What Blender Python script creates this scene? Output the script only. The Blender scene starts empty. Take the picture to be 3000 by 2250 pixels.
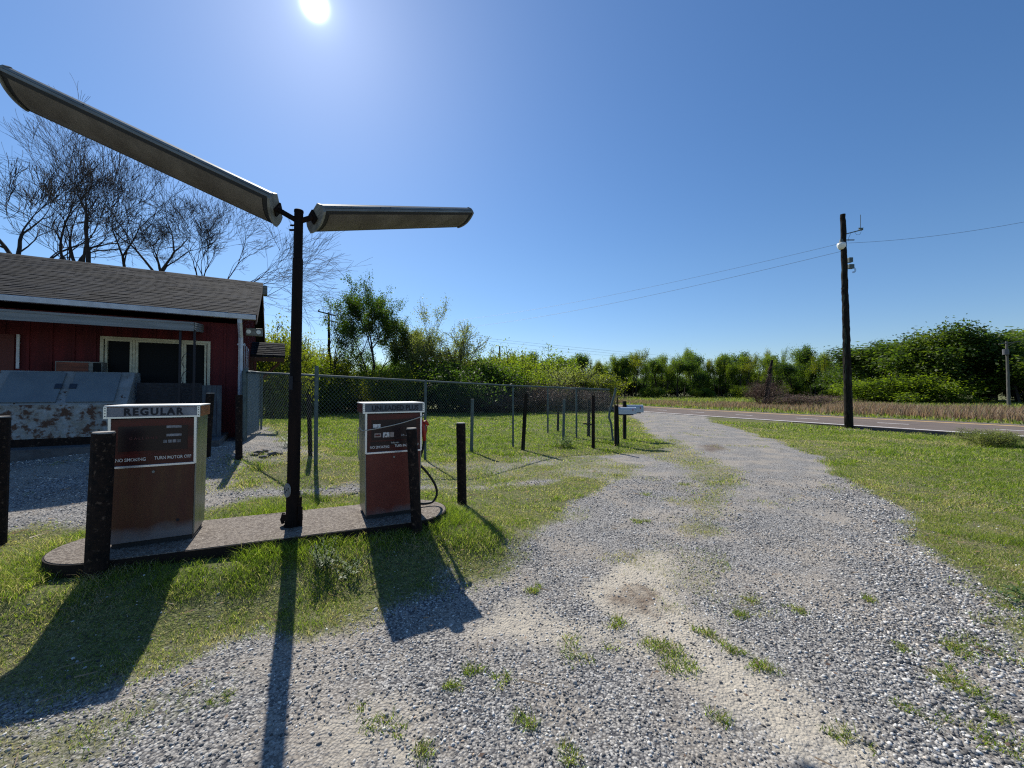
import bpy, math, random
import numpy as np
from mathutils import Vector, Matrix, Euler
R = math.radians
scene = bpy.context.scene
COL = scene.collection

# ------------------------------------------------------------------ camera
F, CX, CY, HZ, H = 1170.0, 1500.0, 1125.0, 1147.0, 1.7
PITCH = math.atan((HZ - CY) / F)
cam_d = bpy.data.cameras.new('camera'); cam = bpy.data.objects.new('camera', cam_d); COL.objects.link(cam)
cam_d.sensor_width = 36; cam_d.lens = 36 * F / 3000; cam_d.clip_start = 0.05; cam_d.clip_end = 3000
cam.location = (0, 0, H); cam.rotation_euler = (R(90) + PITCH, 0, 0)
scene.camera = cam
# ------------------------------------------------------------------ sky, sun, exposure
SUN_EL, SUN_AZ = R(41.35), R(-26.7)          # azimuth from +Y towards +X
SUN_DIR = Vector((math.sin(SUN_AZ) * math.cos(SUN_EL), math.cos(SUN_AZ) * math.cos(SUN_EL), math.sin(SUN_EL)))
world = bpy.data.worlds.new("World"); scene.world = world; world.use_nodes = True
wn, wl = world.node_tree.nodes, world.node_tree.links
bg = wn['Background']
sky = wn.new('ShaderNodeTexSky'); sky.sky_type = 'NISHITA'; sky.sun_disc = False
sky.sun_elevation = SUN_EL; sky.sun_rotation = SUN_AZ; sky.air_density = 1.15; sky.dust_density = 0.12; sky.ozone_density = 3.0
tc = wn.new('ShaderNodeTexCoord')
nrm = wn.new('ShaderNodeVectorMath'); nrm.operation = 'NORMALIZE'; wl.new(tc.outputs['Generated'], nrm.inputs[0])
dot = wn.new('ShaderNodeVectorMath'); dot.operation = 'DOT_PRODUCT'; dot.inputs[1].default_value = SUN_DIR; wl.new(nrm.outputs[0], dot.inputs[0])
mx = wn.new('ShaderNodeMath'); mx.operation = 'MAXIMUM'; mx.inputs[1].default_value = 0.0; wl.new(dot.outputs['Value'], mx.inputs[0])
prev = None
for pw, amp in ((14000, 130.0), (1600, 3.0), (170, 1.1), (22, 0.72), (4, 0.55)):   # the sun's aureole in the sky itself
    p = wn.new('ShaderNodeMath'); p.operation = 'POWER'; p.inputs[1].default_value = pw; wl.new(mx.outputs[0], p.inputs[0])
    m = wn.new('ShaderNodeMath'); m.operation = 'MULTIPLY_ADD'; m.inputs[1].default_value = amp; wl.new(p.outputs[0], m.inputs[0])
    if prev: wl.new(prev.outputs[0], m.inputs[2])
    else: m.inputs[2].default_value = 0
    prev = m
hal = wn.new('ShaderNodeMixRGB'); hal.blend_type = 'MULTIPLY'; hal.inputs[0].default_value = 1; hal.inputs[1].default_value = (0.86, 0.97, 1.12, 1); wl.new(prev.outputs[0], hal.inputs[2])
hsv = wn.new('ShaderNodeHueSaturation'); hsv.inputs['Hue'].default_value = 0.500; hsv.inputs['Saturation'].default_value = 1.16; hsv.inputs['Value'].default_value = 1.0
blu = wn.new('ShaderNodeMixRGB'); blu.blend_type = 'MULTIPLY'; blu.inputs[0].default_value = 1; blu.inputs[2].default_value = (0.95, 0.98, 1.08, 1)
wl.new(sky.outputs[0], blu.inputs[1]); wl.new(blu.outputs[0], hsv.inputs['Color'])
sepz = wn.new('ShaderNodeSeparateXYZ'); wl.new(nrm.outputs[0], sepz.inputs[0])
hzr = wn.new('ShaderNodeMapRange'); hzr.inputs['From Min'].default_value = 0.0; hzr.inputs['From Max'].default_value = 0.28; hzr.inputs['To Min'].default_value = 1.0; hzr.inputs['To Max'].default_value = 0.0; wl.new(sepz.outputs['Z'], hzr.inputs['Value'])
hzm = wn.new('ShaderNodeMixRGB'); hzm.blend_type = 'MULTIPLY'; wl.new(hzr.outputs[0], hzm.inputs[0]); wl.new(hsv.outputs[0], hzm.inputs[1]); hzm.inputs[2].default_value = (0.80, 0.90, 1.05, 1)
add = wn.new('ShaderNodeMixRGB'); add.blend_type = 'ADD'; add.inputs[0].default_value = 1
wl.new(hzm.outputs[0], add.inputs[1]); wl.new(hal.outputs[0], add.inputs[2]); wl.new(add.outputs[0], bg.inputs['Color'])
bg.inputs['Strength'].default_value = 0.084
sd = bpy.data.lights.new('sun', 'SUN'); so = bpy.data.objects.new('sun', sd); COL.objects.link(so)
sd.energy = 5.0; sd.angle = R(0.5); sd.color = (1.0, 0.955, 0.88)
so.rotation_euler = SUN_DIR.to_track_quat('Z', 'Y').to_euler()
scene.view_settings.view_transform = 'Standard'; scene.view_settings.look = 'None'
scene.view_settings.exposure = 0.33; scene.view_settings.gamma = 1.0
scene.cycles.use_denoising = False; scene.cycles.pixel_filter_type = 'BLACKMAN_HARRIS'; scene.cycles.filter_width = 1.2; scene.cycles.sample_clamp_indirect = 4.0; scene.cycles.max_bounces = 6; scene.cycles.transparent_max_bounces = 8

# ------------------------------------------------------------------ helpers
def S(t): t = np.clip(t, 0, 1); return t * t * (3 - 2 * t)
U23, N23 = (math.cos(R(23)), math.sin(R(23))), (-math.sin(R(23)), math.cos(R(23)))
def height(x, y):
    u = x * U23[0] + y * U23[1]; n = x * N23[0] + y * N23[1]
    a = 0.6 * S((-x - 1.0) / 6) * S((y - 3) / 5) * (1 - S((y - 13) / 12))
    b = 0.19 * S((n - 3.45) / 0.85) * S((2.6 - u) / 1.5) * (1 - S((n - 7) / 6))
    return a + b
def ray(px, py):
    x = (px - CX) / F; y = (CY - py) / F
    return Vector((x, math.cos(PITCH) - y * math.sin(PITCH), math.sin(PITCH) + y * math.cos(PITCH)))
def G(px, py, z=None):
    """the point of the ground (or of a level z) seen in that direction"""
    r = ray(px, py); zz = 0.0 if z is None else z
    for _ in range(14):
        t = (zz - H) / r.z; P = Vector((r.x * t, r.y * t, zz))
        if z is not None: break
        zz = 0.5 * zz + 0.5 * float(height(P.x, P.y))
    return P
def at(px, py, Y):
    r = ray(px, py); t = Y / r.y; return Vector((r.x * t, Y, H + r.z * t))

class MB:
    """collects vertices and faces for one mesh"""
    def __init__(s): s.V = []; s.Fc = []; s.n = 0; s.A = []
    def raw(s, v, f, a=None):
        v = np.asarray(v, float).reshape(-1, 3)
        s.V.append(v); s.Fc += [tuple(i + s.n for i in q) for q in f]; s.n += len(v)
        if a is not None: s.A.append(np.full(len(v), a))
        elif s.A: s.A.append(np.zeros(len(v)))
        return s
    def box(s, x0, x1, y0, y1, z0, z1, M=None):
        v = np.array([(x, y, z) for x in (x0, x1) for y in (y0, y1) for z in (z0, z1)], float)
        if M is not None: v = np.array([tuple(M @ Vector(q)) for q in v])
        return s.raw(v, [(0, 1, 3, 2), (4, 6, 7, 5), (0, 4, 5, 1), (2, 3, 7, 6), (0, 2, 6, 4), (1, 5, 7, 3)])
    def tube(s, pts, rad, k=8, cap=True, wob=0.0, rng=None):
        pts = np.asarray(pts, float); m = len(pts)
        rad = np.full(m, rad, float) if np.isscalar(rad) else np.asarray(rad, float)
        d = np.gradient(pts, axis=0); d /= (np.linalg.norm(d, axis=1)[:, None] + 1e-9)
        ref = np.array([0, 0, 1.0]) if abs(d[:, 2]).mean() < 0.8 else np.array([1.0, 0, 0])
        a = np.cross(d, ref); a /= (np.linalg.norm(a, axis=1)[:, None] + 1e-9); b = np.cross(d, a)
        th = np.arange(k) * 2 * math.pi / k
        rr = rad[:, None] * np.ones(k)
        if wob and rng is not None: rr = rr * (1 + wob * (rng.random((m, k)) - 0.5))
        v = pts[:, None, :] + rr[:, :, None] * (np.cos(th)[None, :, None] * a[:, None, :] + np.sin(th)[None, :, None] * b[:, None, :])
        f = []
        for i in range(m - 1):
            o = i * k
            f += [(o + j, o + (j + 1) % k, o + k + (j + 1) % k, o + k + j) for j in range(k)]
        if cap: f += [tuple(range(k))[::-1], tuple((m - 1) * k + j for j in range(k))]
        return s.raw(v.reshape(-1, 3), f)
    def cyl(s, c, r, z0, z1, k=16): return s.tube([(c[0], c[1], z0), (c[0], c[1], z1)], r, k)
    def prism(s, poly, a0, a1, axis='x'):
        """extrude a 2D polygon (list of (p,q)) along axis"""
        n = len(poly); v = []
        for a in (a0, a1):
            for p, q in poly: v.append({'x': (a, p, q), 'y': (p, a, q), 'z': (p, q, a)}[axis])
        f = [tuple(range(n)), tuple(range(2 * n - 1, n - 1, -1))] + [(i, i + n, (i + 1) % n + n, (i + 1) % n) for i in range(n)]
        return s.raw(v, f)
    def build(s, name, m, parent=None, smooth=False, bevel=0.0, loc=None, rot=None, attr=None):
        me = bpy.data.meshes.new(name)
        V = np.concatenate(s.V) if s.V else np.zeros((0, 3))
        me.from_pydata(V.tolist(), [], s.Fc)
        if attr: 
            at_ = me.attributes.new(attr, 'FLOAT', 'POINT'); at_.data.foreach_set('value', np.concatenate(s.A).astype(np.float32))
        return link(name, me, m, parent, smooth, bevel, loc, rot)
def link(name, me, m, parent=None, smooth=False, bevel=0.0, loc=None, rot=None):
    if m is not None:
        for mm in (m if isinstance(m, (list, tuple)) else [m]): me.materials.append(mm)
    if smooth: me.polygons.foreach_set('use_smooth', [True] * len(me.polygons))
    o = bpy.data.objects.new(name, me); COL.objects.link(o)
    if parent: o.parent = parent
    if loc is not None: o.location = loc
    if rot is not None: o.rotation_euler = rot
    if bevel:
        b = o.modifiers.new('bevel', 'BEVEL'); b.width = bevel; b.segments = 2; b.limit_method = 'ANGLE'
    return o
def np_mesh(name, V, Fa, m, nside, attrs=None, smooth=False):
    """fast mesh from numpy: V (n,3), Fa (f,nside)"""
    me = bpy.data.meshes.new(name)
    me.vertices.add(len(V)); me.vertices.foreach_set('co', V.astype(np.float32).ravel())
    me.loops.add(Fa.size); me.loops.foreach_set('vertex_index', Fa.astype(np.int32).ravel())
    me.polygons.add(len(Fa)); me.polygons.foreach_set('loop_start', np.arange(0, Fa.size, nside, dtype=np.int32))
    for k, a in (attrs or {}).items():
        if a.ndim == 1: t = me.attributes.new(k, 'FLOAT', 'POINT'); t.data.foreach_set('value', a.astype(np.float32))
        else: t = me.attributes.new(k, 'FLOAT_COLOR', 'POINT'); t.data.foreach_set('color', a.astype(np.float32).ravel())
    me.update(calc_edges=True); me.validate()
    return link(name, me, m, smooth=smooth)
def tag(o, label=None, cat=None, group=None, kind=None):
    if label: o['label'] = label
    if cat: o['category'] = cat
    if group: o['group'] = group
    if kind: o['kind'] = kind
    return o
def empty(name, loc, rz=0.0, **k):
    o = bpy.data.objects.new(name, None); COL.objects.link(o); o.location = loc; o.rotation_euler = (0, 0, rz)
    o.empty_display_size = 0.2
    return tag(o, **k)
def copy_tree(o, parent=None):
    c = o.copy(); COL.objects.link(c); c.parent = parent
    for ch in list(o.children): copy_tree(ch, c)
    return c
def text(name, body, size, m, parent, loc, rot=(R(90), 0, 0), sx=1.0, ext=0.0012, align='LEFT', space=1.0, offset=0.0):
    c = bpy.data.curves.new(name, 'FONT'); c.body = body; c.size = size; c.extrude = ext; c.align_x = align
    c.space_character = space; c.offset = offset; c.materials.append(m); c.resolution_u = 4
    tmp = bpy.data.objects.new('tmp', c); COL.objects.link(tmp)
    me = bpy.data.meshes.new_from_object(tmp, depsgraph=bpy.context.evaluated_depsgraph_get()); bpy.data.objects.remove(tmp)
    o = bpy.data.objects.new(name, me); COL.objects.link(o); o.parent = parent; o.location = loc; o.rotation_euler = rot; o.scale = (sx, 1, 1)
    return o

# ------------------------------------------------------------------ materials
def mat(name, col, rough=0.7, metal=0.0, col2=None, scale=8.0, thr=(0.4, 0.6), bump=0.0, bscale=40.0, spec=0.3, stretch=None, detail=6, coord='Object', col3=None, scale3=3.0, thr3=(0.55, 0.65)):
    m = bpy.data.materials.new(name); m.use_nodes = True; N, L = m.node_tree.nodes, m.node_tree.links
    b = N['Principled BSDF']; b.inputs['Roughness'].default_value = rough; b.inputs['Metallic'].default_value = metal
    b.inputs['Specular IOR Level'].default_value = spec
    b.inputs['Base Color'].default_value = (*col, 1)
    t = N.new('ShaderNodeTexCoord'); mp = N.new('ShaderNodeMapping'); L.new(t.outputs[coord], mp.inputs[0])
    if stretch: mp.inputs['Scale'].default_value = stretch
    def noise(sc, det=detail):
        n = N.new('ShaderNodeTexNoise'); n.inputs['Scale'].default_value = sc; n.inputs['Detail'].default_value = det; n.inputs['Roughness'].default_value = 0.65
        L.new(mp.outputs[0], n.inputs['Vector']); return n
    def ramp(n, th):
        r = N.new('ShaderNodeMapRange'); r.inputs['From Min'].default_value = th[0]; r.inputs['From Max'].default_value = th[1]; L.new(n.outputs['Fac'], r.inputs['Value']); return r
    last = None
    if col2:
        r = ramp(noise(scale), thr); mix = N.new('ShaderNodeMixRGB'); L.new(r.outputs[0], mix.inputs[0])
        mix.inputs[1].default_value = (*col, 1); mix.inputs[2].default_value = (*col2, 1); last = mix
    if col3:
        r = ramp(noise(scale3), thr3); mix = N.new('ShaderNodeMixRGB'); L.new(r.outputs[0], mix.inputs[0])
        if last: L.new(last.outputs[0], mix.inputs[1])
        else: mix.inputs[1].default_value = (*col, 1)
        mix.inputs[2].default_value = (*col3, 1); last = mix
    if last: L.new(last.outputs[0], b.inputs['Base Color'])
    if bump:
        n = noise(bscale, 4); bp = N.new('ShaderNodeBump'); bp.inputs['Strength'].default_value = bump; bp.inputs['Distance'].default_value = 0.02
        L.new(n.outputs['Fac'], bp.inputs['Height']); L.new(bp.outputs[0], b.inputs['Normal'])
    return m
def leafmat(name, cols, trans=0.5, rough=0.55, attr='rnd', tcol=None):
    """leaf or blade: colour picked by a per-leaf number, part of the light passes through"""
    m = bpy.data.materials.new(name); m.use_nodes = True; N, L = m.node_tree.nodes, m.node_tree.links
    b = N['Principled BSDF']; out = N['Material Output']; b.inputs['Roughness'].default_value = rough; b.inputs['Specular IOR Level'].default_value = 0.35
    a = N.new('ShaderNodeAttribute'); a.attribute_name = attr
    r = N.new('ShaderNodeValToRGB'); L.new(a.outputs['Fac'], r.inputs[0])
    el = r.color_ramp.elements
    while len(el) < len(cols): el.new(0.5)
    for i, (p, c) in enumerate(cols): el[i].position = p; el[i].color = (*c, 1)
    L.new(r.outputs[0], b.inputs['Base Color'])
    t = N.new('ShaderNodeBsdfTranslucent'); mi = N.new('ShaderNodeMixRGB'); mi.blend_type = 'MULTIPLY'; mi.inputs[0].default_value = 1; mi.inputs[2].default_value = (*(tcol or (1.5, 1.6, 0.55)), 1)
    L.new(r.outputs[0], mi.inputs[1]); L.new(mi.outputs[0], t.inputs[0])
    mx_ = N.new('ShaderNodeMixShader'); mx_.inputs[0].default_value = trans
    L.new(b.outputs[0], mx_.inputs[1]); L.new(t.outputs[0], mx_.inputs[2]); L.new(mx_.outputs[0], out.inputs['Surface'])
    return m

M = dict(
    rust_pipe=mat('rust_pipe', (0.024, 0.015, 0.012), 0.85, spec=.15, col2=(0.010, 0.008, 0.008), scale=14, col3=(0.11, 0.075, 0.055), scale3=26, thr3=(0.58, 0.68), bump=0.5, bscale=60),
    lamp_pole=mat('dark_rusty_steel', (0.018, 0.010, 0.008), 0.8, spec=.15, col2=(0.006, 0.005, 0.005), scale=5, bump=0.3, bscale=50, stretch=(1, 1, 0.3)),
    alu=mat('dull_aluminium', (0.24, 0.25, 0.235), 0.6, 0.15, col2=(0.15, 0.155, 0.145), scale=6, stretch=(0.3, 1, 3)),
    lens=mat('dirty_plastic_lens', (0.15, 0.135, 0.115), 0.6, spec=.25, col2=(0.10, 0.088, 0.074), scale=2.5),
    dark=mat('dark_gap', (0.02, 0.022, 0.025), 0.6),
    steel=mat('brushed_steel', (0.27, 0.28, 0.26), 0.34, 0.6, col2=(0.17, 0.175, 0.16), scale=6, stretch=(1, 1, 0.2), bump=0.03, bscale=9),
    chrome=mat('bright_trim', (0.72, 0.74, 0.78), 0.28, 0.7),
    pump_red=mat('faded_red_panel', (0.085, 0.024, 0.014), 0.5, col2=(0.10, 0.045, 0.02), scale=5.0, thr=(.35, .65), bump=0.05, bscale=25, stretch=(1.6, 1, .35), col3=(0.075, 0.020, 0.016), scale3=4, thr3=(.5, .75)),
    pump_red2=mat('deep_red_panel', (0.115, 0.019, 0.014), 0.45, col2=(0.14, 0.03, 0.02), scale=3, bump=0.06, bscale=25),
    bezel=mat('dark_red_dial_face', (0.085, 0.013, 0.012), 0.3, col2=(0.035, 0.008, 0.008), scale=4, stretch=(0.4, 1, 3)),
    recess=mat('dial_recess', (0.018, 0.008, 0.010), 0.3),
    glass_hdr=mat('header_glass', (0.24, 0.25, 0.28), 0.3, col2=(0.15, 0.16, 0.19), scale=6),
    glass_dark=mat('header_glass_dark', (0.10, 0.125, 0.15), 0.3, col2=(0.07, 0.085, 0.10), scale=8),
    white=mat('weathered_white_top', (0.75, 0.74, 0.70), 0.5, col2=(0.55, 0.52, 0.45), scale=5, thr=(0.55, 0.7)),
    orange=mat('faded_orange_side', (0.40, 0.13, 0.045), 0.5, col2=(0.3, 0.09, 0.03), scale=7),
    maroon=mat('maroon_side', (0.10, 0.018, 0.015), 0.5),
    black=mat('black_print', (0.008, 0.01, 0.018), 0.5),
    lettering=mat('white_print', (0.72, 0.70, 0.66), 0.5, col2=(0.3, 0.2, 0.18), scale=60, thr=(0.5, 0.6)),
    faint=mat('faint_print', (0.16, 0.05, 0.045), 0.5),
    silver=mat('number_strip', (0.30, 0.29, 0.31), 0.35, col2=(0.12, 0.12, 0.13), scale=14),
    rubber=mat('black_rubber', (0.012, 0.012, 0.013), 0.5),
    red=mat('nozzle_red', (0.38, 0.03, 0.02), 0.4),
    rope=mat('grey_cord', (0.45, 0.42, 0.36), 0.8),
    concrete=mat('island_concrete', (0.25, 0.21, 0.17), 0.85, col2=(0.115, 0.09, 0.072), scale=38, thr=(0.44, 0.56), bump=0.9, bscale=60, col3=(0.44, 0.39, 0.33), scale3=62, thr3=(0.58, 0.63)),
    steel_edge=mat('rusty_steel_edge', (0.018, 0.013, 0.011), 0.85, spec=.15, bump=0.3),
    slab=mat('porch_concrete', (0.10, 0.105, 0.11), 0.85, col2=(0.06, 0.06, 0.065), scale=6, bump=0.2),
    house_red=mat('red_board_wall', (0.12, 0.017, 0.020), 0.8, col2=(0.075, 0.013, 0.016), scale=2.2, stretch=(3, 3, 0.25), bump=0.15, bscale=20),
    trim=mat('cream_trim', (0.60, 0.58, 0.45), 0.6, col2=(0.45, 0.44, 0.34), scale=9),
    gutter=mat('white_gutter', (0.62, 0.66, 0.72), 0.45, col2=(0.5, 0.53, 0.58), scale=5),
    awning=mat('grey_aluminium_awning', (0.22, 0.24, 0.25), 0.55, 0.2, col2=(0.17, 0.185, 0.19), scale=4, stretch=(0.3, 1, 4)),
    pane=mat('dark_window_pane', (0.004, 0.006, 0.008), 0.55, spec=0.12),
    wood=mat('brown_wood', (0.10, 0.045, 0.025), 0.7, col2=(0.06, 0.03, 0.02), scale=8),
    ply=mat('dark_plywood', (0.030, 0.034, 0.042), 0.8, col2=(0.018, 0.018, 0.022), scale=12, stretch=(1, 1, 3), bump=0.2),
    ply2=mat('blue_grey_board', (0.075, 0.10, 0.12), 0.8, col2=(0.05, 0.06, 0.08), scale=12, stretch=(1, 1, 0.3)),
    ac_wood=mat('woodgrain_panel', (0.22, 0.06, 0.03), 0.5, col2=(0.10, 0.03, 0.02), scale=10, stretch=(0.3, 1, 2)),
    ice=mat('rusted_white_paint', (0.29, 0.33, 0.355), 0.5, col2=(0.20, 0.20, 0.18), scale=5, col3=(0.07, 0.032, 0.02), scale3=6.5, thr3=(0.50, 0.57), detail=14, bump=0.3, bscale=20),
    ice_top=mat('chipped_white_paint', (0.24, 0.275, 0.30), 0.5, col2=(0.18, 0.195, 0.195), scale=4, col3=(0.06, 0.035, 0.025), scale3=11, thr3=(0.60, 0.64), detail=12),
    ice_door=mat('pale_blue_door', (0.145, 0.185, 0.215), 0.45, col2=(0.125, 0.16, 0.19), scale=3),
    galv=mat('galvanised_steel', (0.10, 0.14, 0.14), 0.6, 0.15, col2=(0.07, 0.095, 0.10), scale=10),
    slat=mat('blue_grey_sheet', (0.16, 0.22, 0.27), 0.6, 0.1, col2=(0.11, 0.15, 0.19), scale=5, stretch=(1, 1, 0.3)),
    wire=mat('chain_wire', (0.19, 0.22, 0.20), 0.5, 0.3), awn_under=mat('awning_underside', (0.12, 0.12, 0.10), 0.8),
    old_wood=mat('old_pole_wood', (0.028, 0.023, 0.018), 0.9, spec=.1, col2=(0.010, 0.009, 0.008), scale=9, stretch=(3, 3, 0.3), bump=0.8, bscale=18, col3=(0.045, 0.06, 0.045), scale3=3),
    pole_far=mat('grey_pole_wood', (0.12, 0.115, 0.10), 0.9),
    bark=mat('tree_bark', (0.045, 0.036, 0.032), 0.9, col2=(0.025, 0.02, 0.02), scale=6),
    bark_pale=mat('pale_bark', (0.13, 0.115, 0.09), 0.9, col2=(0.07, 0.06, 0.05), scale=5),
    vine=mat('dry_vine', (0.12, 0.075, 0.055), 0.9),
    mail=mat('mailbox_metal', (0.40, 0.46, 0.52), 0.45, 0.2),
    cable=mat('power_cable', (0.10, 0.12, 0.15), 0.6),
    lampglass=mat('lamp_refractor', (0.8, 0.82, 0.78), 0.2),
    asphalt=mat('road_asphalt', (0.165, 0.130, 0.108), 0.95, spec=.15, col2=(0.13, 0.105, 0.09), scale=1.2, col3=(0.19, 0.17, 0.16), scale3=60, bump=0.2, bscale=200),
    asph_edge=mat('broken_asphalt_edge', (0.035, 0.033, 0.032), 0.95, bump=0.6, bscale=30),
    paint_w=mat('white_road_paint', (0.9, 0.88, 0.86), 0.7, col2=(0.6, 0.58, 0.55), scale=6, thr=(0.6, 0.8)),
    paint_y=mat('yellow_road_paint', (0.85, 0.55, 0.20), 0.7, col2=(0.6, 0.42, 0.2), scale=6, thr=(0.6, 0.8)),
    trailer=mat('pale_trailer_wall', (0.36, 0.40, 0.46), 0.7),
    roofgrey=mat('dark_roof_sheet', (0.12, 0.12, 0.13), 0.7),
    rock=mat('broken_concrete', (0.16, 0.15, 0.14), 0.9, col2=(0.08, 0.075, 0.07), scale=8, bump=0.6, bscale=20),
)
# pump front: the paint is worn to bare grey at the foot of the panel
def foot_wear(m, grey, z0, z1):
    N, L = m.node_tree.nodes, m.node_tree.links; b = N['Principled BSDF']
    src = b.inputs['Base Color'].links[0].from_socket
    t = N.new('ShaderNodeTexCoord'); sx = N.new('ShaderNodeSeparateXYZ'); L.new(t.outputs['Object'], sx.inputs[0])
    n = N.new('ShaderNodeTexNoise'); n.inputs['Scale'].default_value = 5; n.inputs['Detail'].default_value = 6; L.new(t.outputs['Object'], n.inputs['Vector'])
    ma = N.new('ShaderNodeMath'); ma.operation = 'MULTIPLY_ADD'; ma.inputs[1].default_value = -0.22; L.new(n.outputs['Fac'], ma.inputs[0]); L.new(sx.outputs['Z'], ma.inputs[2])
    r = N.new('ShaderNodeMapRange'); r.inputs['From Min'].default_value = z1; r.inputs['From Max'].default_value = z0; L.new(ma.outputs[0], r.inputs['Value'])
    mi = N.new('ShaderNodeMixRGB'); L.new(r.outputs[0], mi.inputs[0]); L.new(src, mi.inputs[1]); mi.inputs[2].default_value = (*grey, 1); L.new(mi.outputs[0], b.inputs['Base Color'])
foot_wear(M['pump_red'], (0.15, 0.14, 0.145), -0.03, 0.07)
foot_wear(M['pump_red2'], (0.13, 0.10, 0.10), -0.07, 0.0)

# shingles
def shingle_mat():
    m = bpy.data.materials.new('weathered_shingles'); m.use_nodes = True; N, L = m.node_tree.nodes, m.node_tree.links; b = N['Principled BSDF']
    b.inputs['Roughness'].default_value = 0.95; b.inputs['Specular IOR Level'].default_value = 0.08
    t = N.new('ShaderNodeTexCoord'); br = N.new('ShaderNodeTexBrick'); mp = N.new('ShaderNodeMapping'); L.new(t.outputs['UV'], mp.inputs[0]); L.new(mp.outputs[0], br.inputs['Vector'])
    br.inputs['Scale'].default_value = 1; br.inputs['Brick Width'].default_value = 0.3; br.inputs['Row Height'].default_value = 0.14
    br.inputs['Mortar Size'].default_value = 0.008; br.inputs['Color1'].default_value = (0.029, 0.033, 0.041, 1); br.inputs['Color2'].default_value = (0.010, 0.012, 0.015, 1); br.inputs['Mortar'].default_value = (0.008, 0.008, 0.008, 1); br.inputs['Bias'].default_value = 0.1
    n = N.new('ShaderNodeTexNoise'); n.inputs['Scale'].default_value = 3; n.inputs['Detail'].default_value = 8; L.new(mp.outputs[0], n.inputs['Vector'])
    mr = N.new('ShaderNodeMapRange'); mr.inputs['From Min'].default_value = 0.3; mr.inputs['From Max'].default_value = 0.7; mr.inputs['To Min'].default_value = 0.6; mr.inputs['To Max'].default_value = 1.35; L.new(n.outputs['Fac'], mr.inputs['Value'])
    mi = N.new('ShaderNodeMixRGB'); mi.blend_type = 'MULTIPLY'; mi.inputs[0].default_value = 1; L.new(br.outputs['Color'], mi.inputs[1]); L.new(mr.outputs[0], mi.inputs[2]); L.new(mi.outputs[0], b.inputs['Base Color'])
    bp = N.new('ShaderNodeBump'); bp.inputs['Strength'].default_value = 0.5; bp.inputs['Distance'].default_value = 0.02; L.new(br.outputs['Fac'], bp.inputs['Height']); bp.invert = True; L.new(bp.outputs[0], b.inputs['Normal'])
    return m
M['shingle'] = shingle_mat()

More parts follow.
